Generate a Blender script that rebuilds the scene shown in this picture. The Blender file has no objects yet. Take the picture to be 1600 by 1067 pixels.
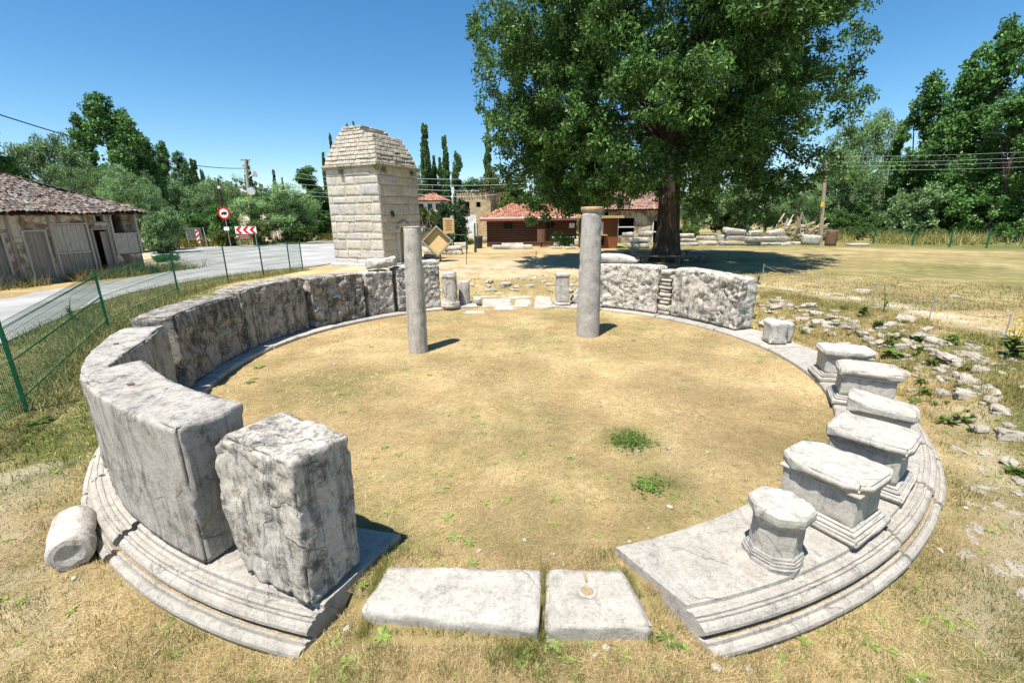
import bpy, math
import numpy as np
from mathutils import Matrix, Vector

# ------------------------------------------------------------------ camera, sky, sun, exposure
scene = bpy.context.scene
col = scene.collection
F_PX, HOR, ROLL, CAMH = 711.0, 335.0, math.radians(.7), 3.4      # measured in the 1600 px photograph
TH = math.atan((533.5 - HOR) / F_PX)
ct, st, cr, sr = math.cos(TH), math.sin(TH), math.cos(ROLL), math.sin(ROLL)

cam_d = bpy.data.cameras.new('camera')
cam_d.sensor_width = 36.0
cam_d.lens = 36.0 * F_PX / 1600.0
cam_d.clip_start = .05
cam_d.clip_end = 3000
cam = bpy.data.objects.new('camera', cam_d)
col.objects.link(cam)
rx = Vector((cr, -sr * st, -sr * ct)); dn = Vector((-sr, -cr * st, -cr * ct)); fw = Vector((0, ct, -st))
cam.matrix_world = Matrix(((rx.x, -dn.x, -fw.x, 0), (rx.y, -dn.y, -fw.y, 0), (rx.z, -dn.z, -fw.z, CAMH), (0, 0, 0, 1)))
scene.camera = cam

SUN_EL = math.radians(68)
SAZ = np.array([.57, .82]); SAZ = SAZ / np.linalg.norm(SAZ)      # the way shadows fall on the ground
sun_d = bpy.data.lights.new('sun', 'SUN')
sun_d.energy = 4.7
sun_d.angle = math.radians(.53)
sun_d.color = (1, .955, .88)
sun = bpy.data.objects.new('sun', sun_d)
col.objects.link(sun)
sun.rotation_euler = Vector((SAZ[0] * math.cos(SUN_EL), SAZ[1] * math.cos(SUN_EL), -math.sin(SUN_EL))).to_track_quat('-Z', 'Y').to_euler()
sun.location = (-20, -25, 60)

world = bpy.data.worlds.new('World')
scene.world = world
world.use_nodes = True
wn, wl = world.node_tree.nodes, world.node_tree.links
wn.clear()
sky = wn.new('ShaderNodeTexSky'); sky.sky_type = 'NISHITA'; sky.sun_disc = False
sky.sun_elevation = SUN_EL
sky.sun_rotation = math.atan2(-SAZ[0], -SAZ[1])
sky.altitude = 1000; sky.air_density = 1.0; sky.dust_density = .3; sky.ozone_density = 2.0
bgn = wn.new('ShaderNodeBackground'); bgn.inputs['Strength'].default_value = .088
won = wn.new('ShaderNodeOutputWorld')
hsv = wn.new('ShaderNodeHueSaturation'); hsv.inputs['Saturation'].default_value = 1.3; hsv.inputs['Hue'].default_value = .494
wl.new(sky.outputs[0], hsv.inputs['Color']); wl.new(hsv.outputs[0], bgn.inputs['Color']); wl.new(bgn.outputs[0], won.inputs['Surface'])

scene.view_settings.view_transform = 'Standard'
scene.view_settings.look = 'None'
scene.view_settings.exposure = .95
scene.view_settings.gamma = 1.0
scene.view_settings.use_curve_mapping = False

# ------------------------------------------------------------------ helpers: rays of the photograph
def ray(u, v):
    u = (u - 800) / F_PX; v = (v - 533.5) / F_PX
    u, v = cr * u - sr * v, sr * u + cr * v
    return np.array([u, ct - v * st, -(st + v * ct)])

def G(u, v, z=0.0):
    r = ray(u, v); return np.array([0, 0, CAMH]) + r * ((z - CAMH) / r[2])

def at(u, v, Y):
    r = ray(u, v); return np.array([0, 0, CAMH]) + r * (Y / r[1])

# ------------------------------------------------------------------ helpers: noise
def _hash(i, j, k, s):
    h = (i * 374761393 + j * 668265263 + k * 2147483647 + s * 974711) & 0xFFFFFFFF
    h = ((h ^ (h >> 13)) * 1274126177) & 0xFFFFFFFF
    h = h ^ (h >> 16)
    return (h & 0xFFFFFF) / float(0xFFFFFF)

def vnoise(P, s=0):
    P = np.asarray(P, float)
    I = np.floor(P).astype(np.int64); f = P - I; f = f * f * (3 - 2 * f)
    out = 0
    for a in (0, 1):
        for b in (0, 1):
            for c in (0, 1):
                w = (f[:, 0] if a else 1 - f[:, 0]) * (f[:, 1] if b else 1 - f[:, 1]) * (f[:, 2] if c else 1 - f[:, 2])
                out = out + w * _hash(I[:, 0] + a, I[:, 1] + b, I[:, 2] + c, s)
    return out

def fbm(P, octaves=4, s=0, gain=.5):
    P = np.asarray(P, float); o = 0; a = 1; t = 0
    for k in range(octaves):
        o = o + a * vnoise(P * (2.03 ** k) + 17.3 * k, s + k); t += a; a *= gain
    return o / t

def n2(x, y, f, octaves=3, s=0):
    x = np.asarray(x, float); y = np.asarray(y, float)
    return fbm(np.stack([x.ravel() * f, y.ravel() * f, np.full(x.size, 3.7)], 1), octaves, s).reshape(x.shape)

def sstep(a, b, x):
    t = np.clip((np.asarray(x, float) - a) / (b - a), 0, 1); return t * t * (3 - 2 * t)

rng = np.random.default_rng(7)

# ------------------------------------------------------------------ helpers: objects
def root_of(o):
    while o.parent: o = o.parent
    return o

def tag(o, label, cat=None, group=None, kind=None):
    if label: o['label'] = label
    if cat: o['category'] = cat
    if group: o['group'] = group
    if kind: o['kind'] = kind
    return o

def thing(name, label, cat, loc=(0, 0, 0), group=None):
    o = bpy.data.objects.new(name, None); o.empty_display_size = .2
    col.objects.link(o); o.location = loc
    return tag(o, label, cat, group)

def np_mesh(name, V, F, cols=None, smooth=False):
    """F: one array (n,3)/(n,4) or a list of polygons"""
    me = bpy.data.meshes.new(name)
    V = np.asarray(V, np.float32)
    if isinstance(F, list):
        me.from_pydata(V.tolist(), [], [list(map(int, f)) for f in F])
    else:
        k = F.shape[1]; n = len(F)
        me.vertices.add(len(V)); me.vertices.foreach_set('co', V.ravel())
        me.loops.add(n * k); me.loops.foreach_set('vertex_index', F.astype(np.int32).ravel())
        me.polygons.add(n); me.polygons.foreach_set('loop_start', np.arange(0, n * k, k, dtype=np.int32))
        me.update(calc_edges=True)
    if cols is not None:
        a = me.color_attributes.new('Col', 'FLOAT_COLOR', 'POINT')
        c = np.ones((len(V), 4), np.float32); c[:, :3] = cols
        a.data.foreach_set('color', c.ravel())
    if smooth: me.polygons.foreach_set('use_smooth', np.ones(len(me.polygons), bool))
    return me

def place(name, me, mat, parent=None):
    o = bpy.data.objects.new(name, me); col.objects.link(o)
    if mat is not None and len(me.materials) == 0: me.materials.append(mat)
    if parent: o.parent = parent
    return o

def build(name, V, F, mat, parent=None, smooth=False, cols=None):
    """vertices in world space; the object gets its origin at its base"""
    V = np.asarray(V, float)
    if parent is not None:
        off = np.array(root_of(parent).location); loc = None
    else:
        off = np.array([V[:, 0].mean(), V[:, 1].mean(), V[:, 2].min()]); loc = off
    o = place(name, np_mesh(name, V - off, F, cols, smooth), mat, parent)
    if loc is not None: o.location = loc
    return o

class MB:
    """collects shapes that make up ONE part"""
    def __init__(s): s.V = []; s.F = []
    def add(s, V, F):
        n = sum(len(v) for v in s.V); s.V.append(np.asarray(V, float)); s.F += [[int(i) + n for i in f] for f in F]; return s
    def box(s, c, e, M=None):
        V = np.array([(x, y, z) for z in (-.5, .5) for y in (-.5, .5) for x in (-.5, .5)]) * np.array(e)
        if M is not None: V = V @ np.array(M).T
        return s.add(V + np.array(c), [(0, 2, 3, 1), (4, 5, 7, 6), (0, 1, 5, 4), (2, 6, 7, 3), (0, 4, 6, 2), (1, 3, 7, 5)])
    def span(s, p0, p1, w, t):                      # a bar of section w x t from p0 to p1
        p0 = np.array(p0, float); p1 = np.array(p1, float); d = p1 - p0; L = np.linalg.norm(d); d /= L
        up = np.array([0, 0, 1.]) if abs(d[2]) < .95 else np.array([1., 0, 0])
        a = np.cross(up, d); a /= np.linalg.norm(a); b = np.cross(d, a)
        return s.box((p0 + p1) / 2, (L, w, t), np.stack([d, a, b], 1))
    def tube(s, pts, rad, n=8, cap=True):
        pts = [np.array(p, float) for p in pts]
        if np.isscalar(rad): rad = [rad] * len(pts)
        V = []; m = len(pts); prev = None
        for i, p in enumerate(pts):
            d = pts[min(i + 1, m - 1)] - pts[max(i - 1, 0)]; d /= max(np.linalg.norm(d), 1e-9)
            if prev is None: a = np.cross(d, [0, 0, 1.] if abs(d[2]) < .9 else [1., 0, 0])
            else: a = prev - d * np.dot(prev, d)
            a /= np.linalg.norm(a); prev = a; b = np.cross(d, a)
            for k in range(n):
                t = 2 * math.pi * k / n; V.append(p + rad[i] * (a * math.cos(t) + b * math.sin(t)))
        F = [(i * n + k, i * n + (k + 1) % n, (i + 1) * n + (k + 1) % n, (i + 1) * n + k) for i in range(m - 1) for k in range(n)]
        if cap: F += [tuple(range(n - 1, -1, -1)), tuple((m - 1) * n + k for k in range(n))]
        return s.add(V, F)
    def prism(s, poly, z0, z1):                     # plan polygon
        n = len(poly); V = [(x, y, z0) for x, y in poly] + [(x, y, z1) for x, y in poly]
        return s.add(V, [tuple(range(n - 1, -1, -1)), tuple(range(n, 2 * n))] + [(i, (i + 1) % n, n + (i + 1) % n, n + i) for i in range(n)])
    def build(s, name, mat, parent=None, smooth=False):
        return build(name, np.concatenate(s.V), s.F, mat, parent, smooth)

def rz(a):
    c, s = math.cos(a), math.sin(a); return np.array([[c, -s, 0], [s, c, 0], [0, 0, 1.]])

def rbox(L, res=.08, rad=.05, amp=.02, freq=3., seed=0, chip=0., octaves=4, facefn=None):
    """a worn stone: a box 0..L with rounded, chipped edges and an uneven skin"""
    L = np.array(L, float); ax = []
    rad = min(rad, .45 * L.min())
    for l in L:
        n = max(1, int(round((l - 2 * rad) / res)))
        ax.append(np.concatenate([[0, rad * .45], np.linspace(rad, l - rad, n + 1), [l - rad * .45, l]]))
    N = [len(a) - 1 for a in ax]; T = []; faces = []; base = 0
    for d in range(3):
        a, b = [(1, 2), (2, 0), (0, 1)][d]
        i, j = np.meshgrid(np.arange(N[a] + 1), np.arange(N[b] + 1), indexing='ij')
        for side in (0, 1):
            t = np.zeros(i.shape + (3,), int); t[..., a] = i; t[..., b] = j; t[..., d] = side * N[d]
            ids = base + np.arange(i.size).reshape(i.shape); base += i.size
            q = np.stack([ids[:-1, :-1], ids[1:, :-1], ids[1:, 1:], ids[:-1, 1:]], -1).reshape(-1, 4)
            T.append(t.reshape(-1, 3)); faces.append(q if side else q[:, ::-1])
    T = np.concatenate(T); faces = np.concatenate(faces)
    U, inv = np.unique(T, axis=0, return_inverse=True); faces = inv.reshape(-1)[faces]
    P = np.stack([ax[d][U[:, d]] for d in range(3)], 1)
    I = np.clip(P, rad, L - rad); D = P - I; ln = np.linalg.norm(D, axis=1, keepdims=True); Nn = D / np.maximum(ln, 1e-9)
    edge = ((np.abs(D) > rad * .2).sum(1) >= 2).astype(float)
    P = I + Nn * rad
    o = np.array([seed * 7.31, seed * 3.17, seed * 5.71])
    a = amp if facefn is None else amp * facefn(P, L, Nn)
    d = a * (fbm(P * freq + o, octaves, seed) - .5) * 2
    d = d - a * .8 * np.clip(.10 - np.abs(fbm(P * freq * 1.3 + o + 11, 3, seed + 3) - .5), 0, .1) * 10 * (fbm(P * freq * .6 + o + 23, 2, seed + 5) > .5)
    if chip: d = d - edge * chip * np.clip(fbm(P * freq * .9 + o + 40, 3, seed + 9) - .42, 0, 1) * 4
    return P + Nn * d[:, None], faces

# ------------------------------------------------------------------ materials
def new_mat(name):
    m = bpy.data.materials.new(name); m.use_nodes = True
    nt = m.node_tree; b = nt.nodes['Principled BSDF']; b.inputs['Roughness'].default_value = .9
    b.inputs['Specular IOR Level'].default_value = .25
    return m, nt, b

def nd(nt, t, **kw):
    n = nt.nodes.new(t)
    for k, v in kw.items():
        if k in n.inputs: n.inputs[k].default_value = v
        else: setattr(n, k, v)
    return n

def noise(nt, scale, detail=5, rough=.6, vec=None, dist=0.):
    n = nd(nt, 'ShaderNodeTexNoise', Scale=scale, Detail=detail, Roughness=rough, Distortion=dist)
    if vec is not None: nt.links.new(vec, n.inputs['Vector'])
    return n.outputs['Fac']

def ramp(nt, fac, stops):
    r = nt.nodes.new('ShaderNodeValToRGB'); nt.links.new(fac, r.inputs[0])
    el = r.color_ramp.elements
    while len(el) < len(stops): el.new(.5)
    for e, (p, c) in zip(el, stops): e.position = p; e.color = (c if len(c) == 4 else (*c, 1)) if not np.isscalar(c) else (c, c, c, 1)
    return r.outputs[0]

def mix(nt, fac, a, b, mode='MIX'):
    m = nt.nodes.new('ShaderNodeMix'); m.data_type = 'RGBA'; m.blend_type = mode
    for sock, val in ((m.inputs[0], fac), (m.inputs[6], a), (m.inputs[7], b)):
        if hasattr(val, 'links') or hasattr(val, 'is_linked'): nt.links.new(val, sock)
        elif np.isscalar(val): sock.default_value = val
        else: sock.default_value = (*val, 1)
    return m.outputs[2]

def bump(nt, b, h, strength=.5, dist=.02):
    n = nd(nt, 'ShaderNodeBump', Strength=strength, Distance=dist); nt.links.new(h, n.inputs['Height']); nt.links.new(n.outputs[0], b.inputs['Normal'])

def texco(nt, scale=None, kind='Object'):
    t = nt.nodes.new('ShaderNodeTexCoord'); o = t.outputs[kind]
    i = nt.nodes.new('ShaderNodeObjectInfo')
    a = nd(nt, 'ShaderNodeVectorMath', operation='ADD'); nt.links.new(o, a.inputs[0])
    m = nd(nt, 'ShaderNodeVectorMath', operation='SCALE'); m.inputs[3].default_value = 57.
    cmb = nt.nodes.new('ShaderNodeCombineXYZ')
    for k in range(3): nt.links.new(i.outputs['Random'], cmb.inputs[k])
    nt.links.new(cmb.outputs[0], m.inputs[0]); nt.links.new(m.outputs[0], a.inputs[1]); v = a.outputs[0]
    if scale:
        s = nd(nt, 'ShaderNodeVectorMath', operation='MULTIPLY'); nt.links.new(v, s.inputs[0]); s.inputs[1].default_value = scale; v = s.outputs[0]
    return v, i.outputs['Random']

def stone_mat(name, light, mid, dark, blotch=(.40, .62), streak=.5, lichen=.25, bump_s=.6, bump_scale=26., pits=0., speck=.5, crack=.0):
    m, nt, b = new_mat(name)
    v, rnd = texco(nt)
    wv = nd(nt, 'ShaderNodeTexNoise', Scale=3.1, Detail=3.); nt.links.new(v, wv.inputs['Vector'])
    add = nd(nt, 'ShaderNodeVectorMath', operation='MULTIPLY_ADD'); nt.links.new(wv.outputs['Color'], add.inputs[0]); add.inputs[1].default_value = (.35, .35, .35); nt.links.new(v, add.inputs[2]); w = add.outputs[0]
    c = ramp(nt, noise(nt, 3.4, 12, .80, w), [(blotch[0], dark), (blotch[0] + .05, mid), (blotch[1] - .06, light), (blotch[1] + .10, tuple(min(.8, x * 1.12) for x in light))])
    # per stone tone
    c = mix(nt, 1., c, ramp(nt, rnd, [(0., (.78, .77, .76)), (.5, (1, .985, .96)), (1., (.90, .88, .84))]), 'MULTIPLY')
    # crusts of grey and black growth with ragged edges
    c = mix(nt, ramp(nt, noise(nt, 8, 10, .82, w), [(.535, 0), (.575, speck)]), c, tuple(x * .42 for x in mid))
    c = mix(nt, ramp(nt, noise(nt, 31, 6, .8, v), [(.545, 0), (.60, speck)]), c, tuple(x * .28 for x in mid))
    c = mix(nt, ramp(nt, noise(nt, 44, 5, .78, v), [(.55, 0), (.62, speck)]), c, tuple(min(.82, x * 1.25) for x in light))
    # dark runs down the faces
    sv, _ = texco(nt, (6.5, 6.5, .5))
    c = mix(nt, ramp(nt, noise(nt, 1.1, 10, .78, sv), [(.51, 0), (.58, streak)]), c, (.06, .056, .05))
    # orange and ochre lichen
    if lichen:
        lm = ramp(nt, noise(nt, 9, 9, .76, w), [(.575, 0), (.62, lichen)])
        c = mix(nt, lm, c, (.50, .30, .14))
    h = noise(nt, bump_scale, 9, .82, v)
    if pits:
        vo = nd(nt, 'ShaderNodeTexVoronoi', Scale=15.); nt.links.new(v, vo.inputs['Vector'])
        h = mix(nt, pits, h, ramp(nt, vo.outputs['Distance'], [(.05, 0), (.45, 1)]))
    if crack:
        vo = nd(nt, 'ShaderNodeTexVoronoi', Scale=1.15, feature='DISTANCE_TO_EDGE'); nt.links.new(w, vo.inputs['Vector'])
        cm = ramp(nt, vo.outputs['Distance'], [(.0, 1), (.012, 0)]); gate = ramp(nt, noise(nt, 1.3, 2, .5, v), [(.5, 0), (.56, crack)])
        k = nd(nt, 'ShaderNodeMath', operation='MULTIPLY'); nt.links.new(cm, k.inputs[0]); nt.links.new(gate, k.inputs[1])
        c = mix(nt, k.outputs[0], c, (.05, .045, .04)); inv = nd(nt, 'ShaderNodeMath', operation='SUBTRACT'); inv.inputs[0].default_value = 1.; nt.links.new(k.outputs[0], inv.inputs[1]); h = mix(nt, .5, h, inv.outputs[0])
    nt.links.new(c, b.inputs['Base Color'])
    bump(nt, b, h, bump_s, .05)
    return m

M_BLOCK = stone_mat('weathered_marble', (.58, .545, .485), (.39, .368, .33), (.15, .14, .124), (.40, .56), .6, .45, .9, speck=.45, crack=.6)
M_TOPBLOCK = stone_mat('grey_marble', (.50, .472, .425), (.37, .348, .312), (.19, .178, .158), (.39, .57), .42, .42, .7, speck=.36, crack=.6)
M_ROUGH = stone_mat('rough_limestone', (.58, .545, .485), (.40, .376, .335), (.13, .121, .107), (.41, .55), .3, .15, 1., 18, .4, speck=.4)
M_ALTAR = stone_mat('pale_marble', (.50, .475, .43), (.415, .392, .353), (.28, .265, .235), (.36, .56), .2, .18, .7, speck=.32, crack=.35)
M_PODIUM = stone_mat('podium_marble', (.43, .404, .361), (.34, .318, .283), (.20, .187, .165), (.36, .58), .1, .28, .7, speck=.38, crack=.45)
M_SLAB = stone_mat('threshold_stone', (.46, .433, .387), (.365, .343, .306), (.21, .197, .175), (.36, .58), .06, .12, .7, speck=.38, crack=.45)
M_COLUMN = stone_mat('veined_column_marble', (.46, .435, .40), (.36, .345, .32), (.23, .22, .203), (.38, .58), .12, .8, .5, speck=.35)
M_COLUMN2 = stone_mat('pale_column_marble', (.56, .52, .47), (.45, .42, .38), (.29, .27, .245), (.38, .58), .3, .3, .5, speck=.35)
M_RUBBLE = stone_mat('rubble_stone', (.52, .475, .40), (.37, .335, .275), (.19, .17, .14), (.38, .52), .0, .25, .7)
M_TOWER = stone_mat('tower_limestone', (.61, .575, .505), (.50, .462, .395), (.31, .28, .23), (.38, .55), .2, .28, .6, 20, speck=.36)
M_TOWER2 = stone_mat('grey_tower_marble', (.56, .545, .51), (.46, .447, .42), (.30, .292, .275), (.38, .57), .12, .15, .45, speck=.3)
M_CAP = stone_mat('mossy_roof_stone', (.57, .525, .44), (.40, .365, .30), (.19, .173, .142), (.40, .56), .3, .28, .8, speck=.42)
M_SHADEDARK = stone_mat('shaded_weathered_marble', (.42, .392, .345), (.24, .222, .193), (.085, .078, .068), (.42, .58), .75, .35, .9, speck=.45, crack=.5)  # stained marble, with the inner faces' shade also put into the darker colour

def simple(name, c, rough=.7, var=.25, scale=8., metallic=0., stretch=None, bs=.2, spec=None):
    m, nt, b = new_mat(name); v, rnd = texco(nt, stretch)
    cc = ramp(nt, noise(nt, scale, 5, .65, v), [(.3, tuple(x * (1 - var) for x in c)), (.7, tuple(min(1, x * (1 + var)) for x in c))])
    nt.links.new(cc, b.inputs['Base Color']); b.inputs['Roughness'].default_value = rough; b.inputs['Metallic'].default_value = metallic
    if bs: bump(nt, b, noise(nt, scale * 3, 5, .7, v), bs, .02)
    return m

M_MORTAR = simple('lime_mortar', (.46, .395, .295), .95, .3, 12, bs=.6)
M_GREEN = simple('green_coated_steel', (.010, .115, .055), .45, .15, 6, bs=0)
M_GREEN2 = simple('dark_green_steel', (.02, .075, .045), .5, .2, 6, bs=0)
M_STEEL = simple('galvanised_steel', (.42, .43, .44), .45, .15, 9, .5, bs=0)
M_CONC = simple('pole_concrete', (.40, .37, .32), .9, .2, 6, bs=.3)
M_WOODGREY = simple('grey_weathered_wood', (.26, .228, .185), .85, .4, 3, stretch=(14, 14, .8), bs=.5)
M_WOODPALE = simple('pale_weathered_wood', (.38, .345, .29), .85, .35, 3, stretch=(14, 14, .8), bs=.5)
M_WOODBROWN = simple('brown_varnished_wood', (.20, .075, .028), .6, .3, 4, stretch=(1, 1, 9), bs=.25)
M_WOODDARK = simple('dark_log_wood', (.095, .048, .032), .7, .3, 4, stretch=(1, 1, 7), bs=.3)
M_WOODTAN = simple('tan_board', (.50, .35, .16), .7, .12, 4, bs=.1)
M_WOODRAIL = simple('olive_grey_timber', (.23, .215, .14), .8, .25, 5, bs=.2)
M_BENCH = simple('bench_timber', (.16, .13, .10), .8, .3, 4, stretch=(1, 6, 6), bs=.3)
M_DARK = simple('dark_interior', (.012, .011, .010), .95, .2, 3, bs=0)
M_WHITE = simple('white_paint', (.74, .74, .72), .5, .05, 4, bs=0)
M_RED = simple('red_sign_paint', (.55, .022, .020), .45, .05, 4, bs=0)
M_BROWNSIGN = simple('brown_sign_paint', (.16, .045, .03), .45, .05, 4, bs=0)
M_BLACK = simple('black_paint', (.015, .015, .017), .5, .1, 4, bs=0)
M_ORANGE = simple('orange_box', (.70, .20, .03), .5, .1, 4, bs=0)
M_YELLOW = simple('yellow_tag', (.75, .50, .02), .5, .1, 4, bs=0)
M_BIN = simple('dark_plastic', (.035, .045, .05), .5, .2, 4, bs=0)
M_RUST = simple('rusty_barrel', (.15, .085, .055), .8, .4, 6, bs=.3)
M_TILE = None
M_GLASS = simple('dark_window_glass', (.02, .025, .03), .12, .1, 3, bs=0)
M_REDTRIM = simple('red_trim', (.30, .085, .055), .7, .2, 5, bs=0)
M_ROPE = simple('grey_rope', (.25, .24, .22), .9, .2, 20, bs=0)
M_WIRE = simple('black_cable', (.03, .03, .032), .6, .1, 3, bs=0)
M_WIRE2 = simple('pale_wire', (.45, .46, .48), .5, .1, 3, bs=0)

def plaster_mat(name, a, b_, c_):
    m, nt, b = new_mat(name); v, rnd = texco(nt)
    c = ramp(nt, noise(nt, .9, 7, .7, v, .8), [(.36, c_), (.47, b_), (.53, a), (.75, tuple(min(1, x * 1.12) for x in a))])
    sv, _ = texco(nt, (3, 3, .35))
    c = mix(nt, ramp(nt, noise(nt, 1.2, 5, .6, sv), [(.5, 0), (.68, .75)]), c, (.14, .10, .065))
    c = mix(nt, ramp(nt, noise(nt, 7, 6, .75, v), [(.5, 0), (.72, .55)]), c, (.22, .17, .115))
    nt.links.new(c, b.inputs['Base Color']); bump(nt, b, noise(nt, 5, 8, .75, v), 1., .09)
    return m
M_PLASTER = plaster_mat('peeling_plaster', (.56, .49, .375), (.29, .22, .145), (.13, .095, .06))
M_ADOBE = simple('ochre_plaster', (.44, .34, .20), .95, .2, 2, bs=.3)
M_WHITEWALL = simple('white_plaster', (.62, .62, .60), .9, .1, 2, bs=.2)

def tile_mat(name, stops):
    m, nt, b = new_mat(name)
    a = nd(nt, 'ShaderNodeAttribute', attribute_name='Col'); v, rnd = texco(nt)
    c = mix(nt, 1., ramp(nt, noise(nt, 6, 6, .7, v), [(.3, .55), (.7, 1.15)]), a.outputs['Color'], 'MULTIPLY')
    nt.links.new(c, b.inputs['Base Color']); bump(nt, b, noise(nt, 30, 4, .7, v), .4, .02)
    return m
M_TILE = tile_mat('clay_tile', None)

def leaf_mat(name, trans=.3, rough=.5, spec=.3):
    m, nt, b = new_mat(name)
    a = nd(nt, 'ShaderNodeAttribute', attribute_name='Col')
    i = nt.nodes.new('ShaderNodeObjectInfo')
    hs = nd(nt, 'ShaderNodeHueSaturation'); nt.links.new(a.outputs['Color'], hs.inputs['Color'])
    mr = nd(nt, 'ShaderNodeMapRange'); nt.links.new(i.outputs['Random'], mr.inputs[0]); mr.inputs[3].default_value = .8; mr.inputs[4].default_value = 1.2
    nt.links.new(mr.outputs[0], hs.inputs['Value'])
    nt.links.new(hs.outputs[0], b.inputs['Base Color']); b.inputs['Roughness'].default_value = rough; b.inputs['Specular IOR Level'].default_value = spec
    t = nt.nodes.new('ShaderNodeBsdfTranslucent'); nt.links.new(hs.outputs[0], t.inputs['Color'])
    mx = nd(nt, 'ShaderNodeMixShader'); mx.inputs[0].default_value = trans
    nt.links.new(b.outputs[0], mx.inputs[1]); nt.links.new(t.outputs[0], mx.inputs[2])
    nt.links.new(mx.outputs[0], nt.nodes['Material Output'].inputs['Surface'])
    return m
M_LEAF = leaf_mat('foliage', .25, .5, .25)
M_GRASS = leaf_mat('grass_blades', .25, .8, .1)

def bark_mat(name, c):
    m, nt, b = new_mat(name); v, rnd = texco(nt, (6, 6, 1.1))
    cc = ramp(nt, noise(nt, 2.2, 7, .7, v), [(.3, tuple(x * .4 for x in c)), (.55, c), (.8, tuple(x * 1.5 for x in c))])
    nt.links.new(cc, b.inputs['Base Color']); bump(nt, b, noise(nt, 4, 7, .75, v), 1., .08); return m
M_BARK = bark_mat('dark_bark', (.085, .062, .047))
M_BARK2 = bark_mat('grey_bark', (.20, .17, .13))

# ground: dry grass and soil, greener where the attribute says so
def ground_mat():
    m, nt, b = new_mat('dry_grass_ground')
    t = nt.nodes.new('ShaderNodeTexCoord'); v = t.outputs['Object']
    a = nd(nt, 'ShaderNodeAttribute', attribute_name='Col')
    dry = ramp(nt, noise(nt, .55, 8, .68, v, .3), [(.30, (.33, .23, .105)), (.47, (.46, .34, .165)), (.62, (.55, .43, .225)), (.8, (.60, .49, .28))])
    dry = mix(nt, ramp(nt, noise(nt, .38, 6, .7, v), [(.42, 0), (.60, .75)]), dry, (.25, .175, .085))
    dry = mix(nt, ramp(nt, noise(nt, 9, 6, .75, v), [(.45, 0), (.72, .6)]), dry, (.20, .135, .06))
    grn = ramp(nt, noise(nt, 2.2, 7, .7, v), [(.3, (.075, .085, .022)), (.55, (.14, .145, .04)), (.8, (.27, .23, .08))])
    sep = nt.nodes.new('ShaderNodeSeparateColor'); nt.links.new(a.outputs['Color'], sep.inputs[0])
    sh = nd(nt, 'ShaderNodeMath', operation='MULTIPLY_ADD'); nt.links.new(noise(nt, 1.6, 7, .75, v), sh.inputs[0]); sh.inputs[1].default_value = 1.9; sh.inputs[2].default_value = -.95
    ad = nd(nt, 'ShaderNodeMath', operation='ADD', use_clamp=True); nt.links.new(sep.outputs[0], ad.inputs[0]); nt.links.new(sh.outputs[0], ad.inputs[1])
    mul = nd(nt, 'ShaderNodeMath', operation='MULTIPLY', use_clamp=True); nt.links.new(ad.outputs[0], mul.inputs[0])
    g3 = nd(nt, 'ShaderNodeMath', operation='MULTIPLY', use_clamp=True); nt.links.new(sep.outputs[0], g3.inputs[0]); g3.inputs[1].default_value = 3.
    nt.links.new(g3.outputs[0], mul.inputs[1])
    c = mix(nt, mul.outputs[0], dry, grn)
    # bare pale soil and dust
    so = nd(nt, 'ShaderNodeMath', operation='MULTIPLY', use_clamp=True); nt.links.new(sep.outputs[1], so.inputs[0])
    nt.links.new(ramp(nt, noise(nt, 1.1, 7, .7, v), [(.38, 0), (.56, 1)]), so.inputs[1])
    c = mix(nt, so.outputs[0], c, (.52, .45, .34))
    nt.links.new(c, b.inputs['Base Color'])
    bump(nt, b, noise(nt, 22, 8, .8, v), .9, .035)
    return m
M_GROUND = ground_mat()

def asphalt_mat():
    m, nt, b = new_mat('sun_bleached_asphalt'); v = nt.nodes.new('ShaderNodeTexCoord').outputs['Object']
    c = ramp(nt, noise(nt, .35, 7, .65, v), [(.35, (.26, .255, .245)), (.5, (.33, .325, .31)), (.68, (.43, .42, .39))])
    c = mix(nt, ramp(nt, noise(nt, 60, 3, .7, v), [(.5, 0), (.7, .4)]), c, (.15, .15, .15))
    nt.links.new(c, b.inputs['Base Color']); bump(nt, b, noise(nt, 70, 3, .7, v), .4, .01); return m
M_ROAD = asphalt_mat()

# ------------------------------------------------------------------ the lie of the land
CX, CY = 0., 10.55                                     # centre of the round building
KA = np.array([-180, -150, -120, -106, -100, -80, -75, -60, -42, -28, -10, 10, 30, 60, 90, 120, 150, 180.])
ZN = np.array([-.22, -.27, -.27, -.26, -.085, -.085, -.26, -.27, -.26, -.18, -.08, -.05, -.02, .0, .0, .0, -.08, -.22])
ZF = np.array([.02, -.16, -.27, -.27, -.27, -.27, -.27, -.22, -.02, .30, .48, .53, .53, .5, .5, .45, .2, .02])
RF = np.array([12, 11, 11, 10, 10, 10, 10, 12, 11.3, 10.4, 9.9, 9.8, 9.9, 10.4, 10.6, 10.4, 11, 12.])

def polar(x, y):
    return np.hypot(x - CX, y - CY), np.degrees(np.arctan2(y - CY, x - CX))

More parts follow.
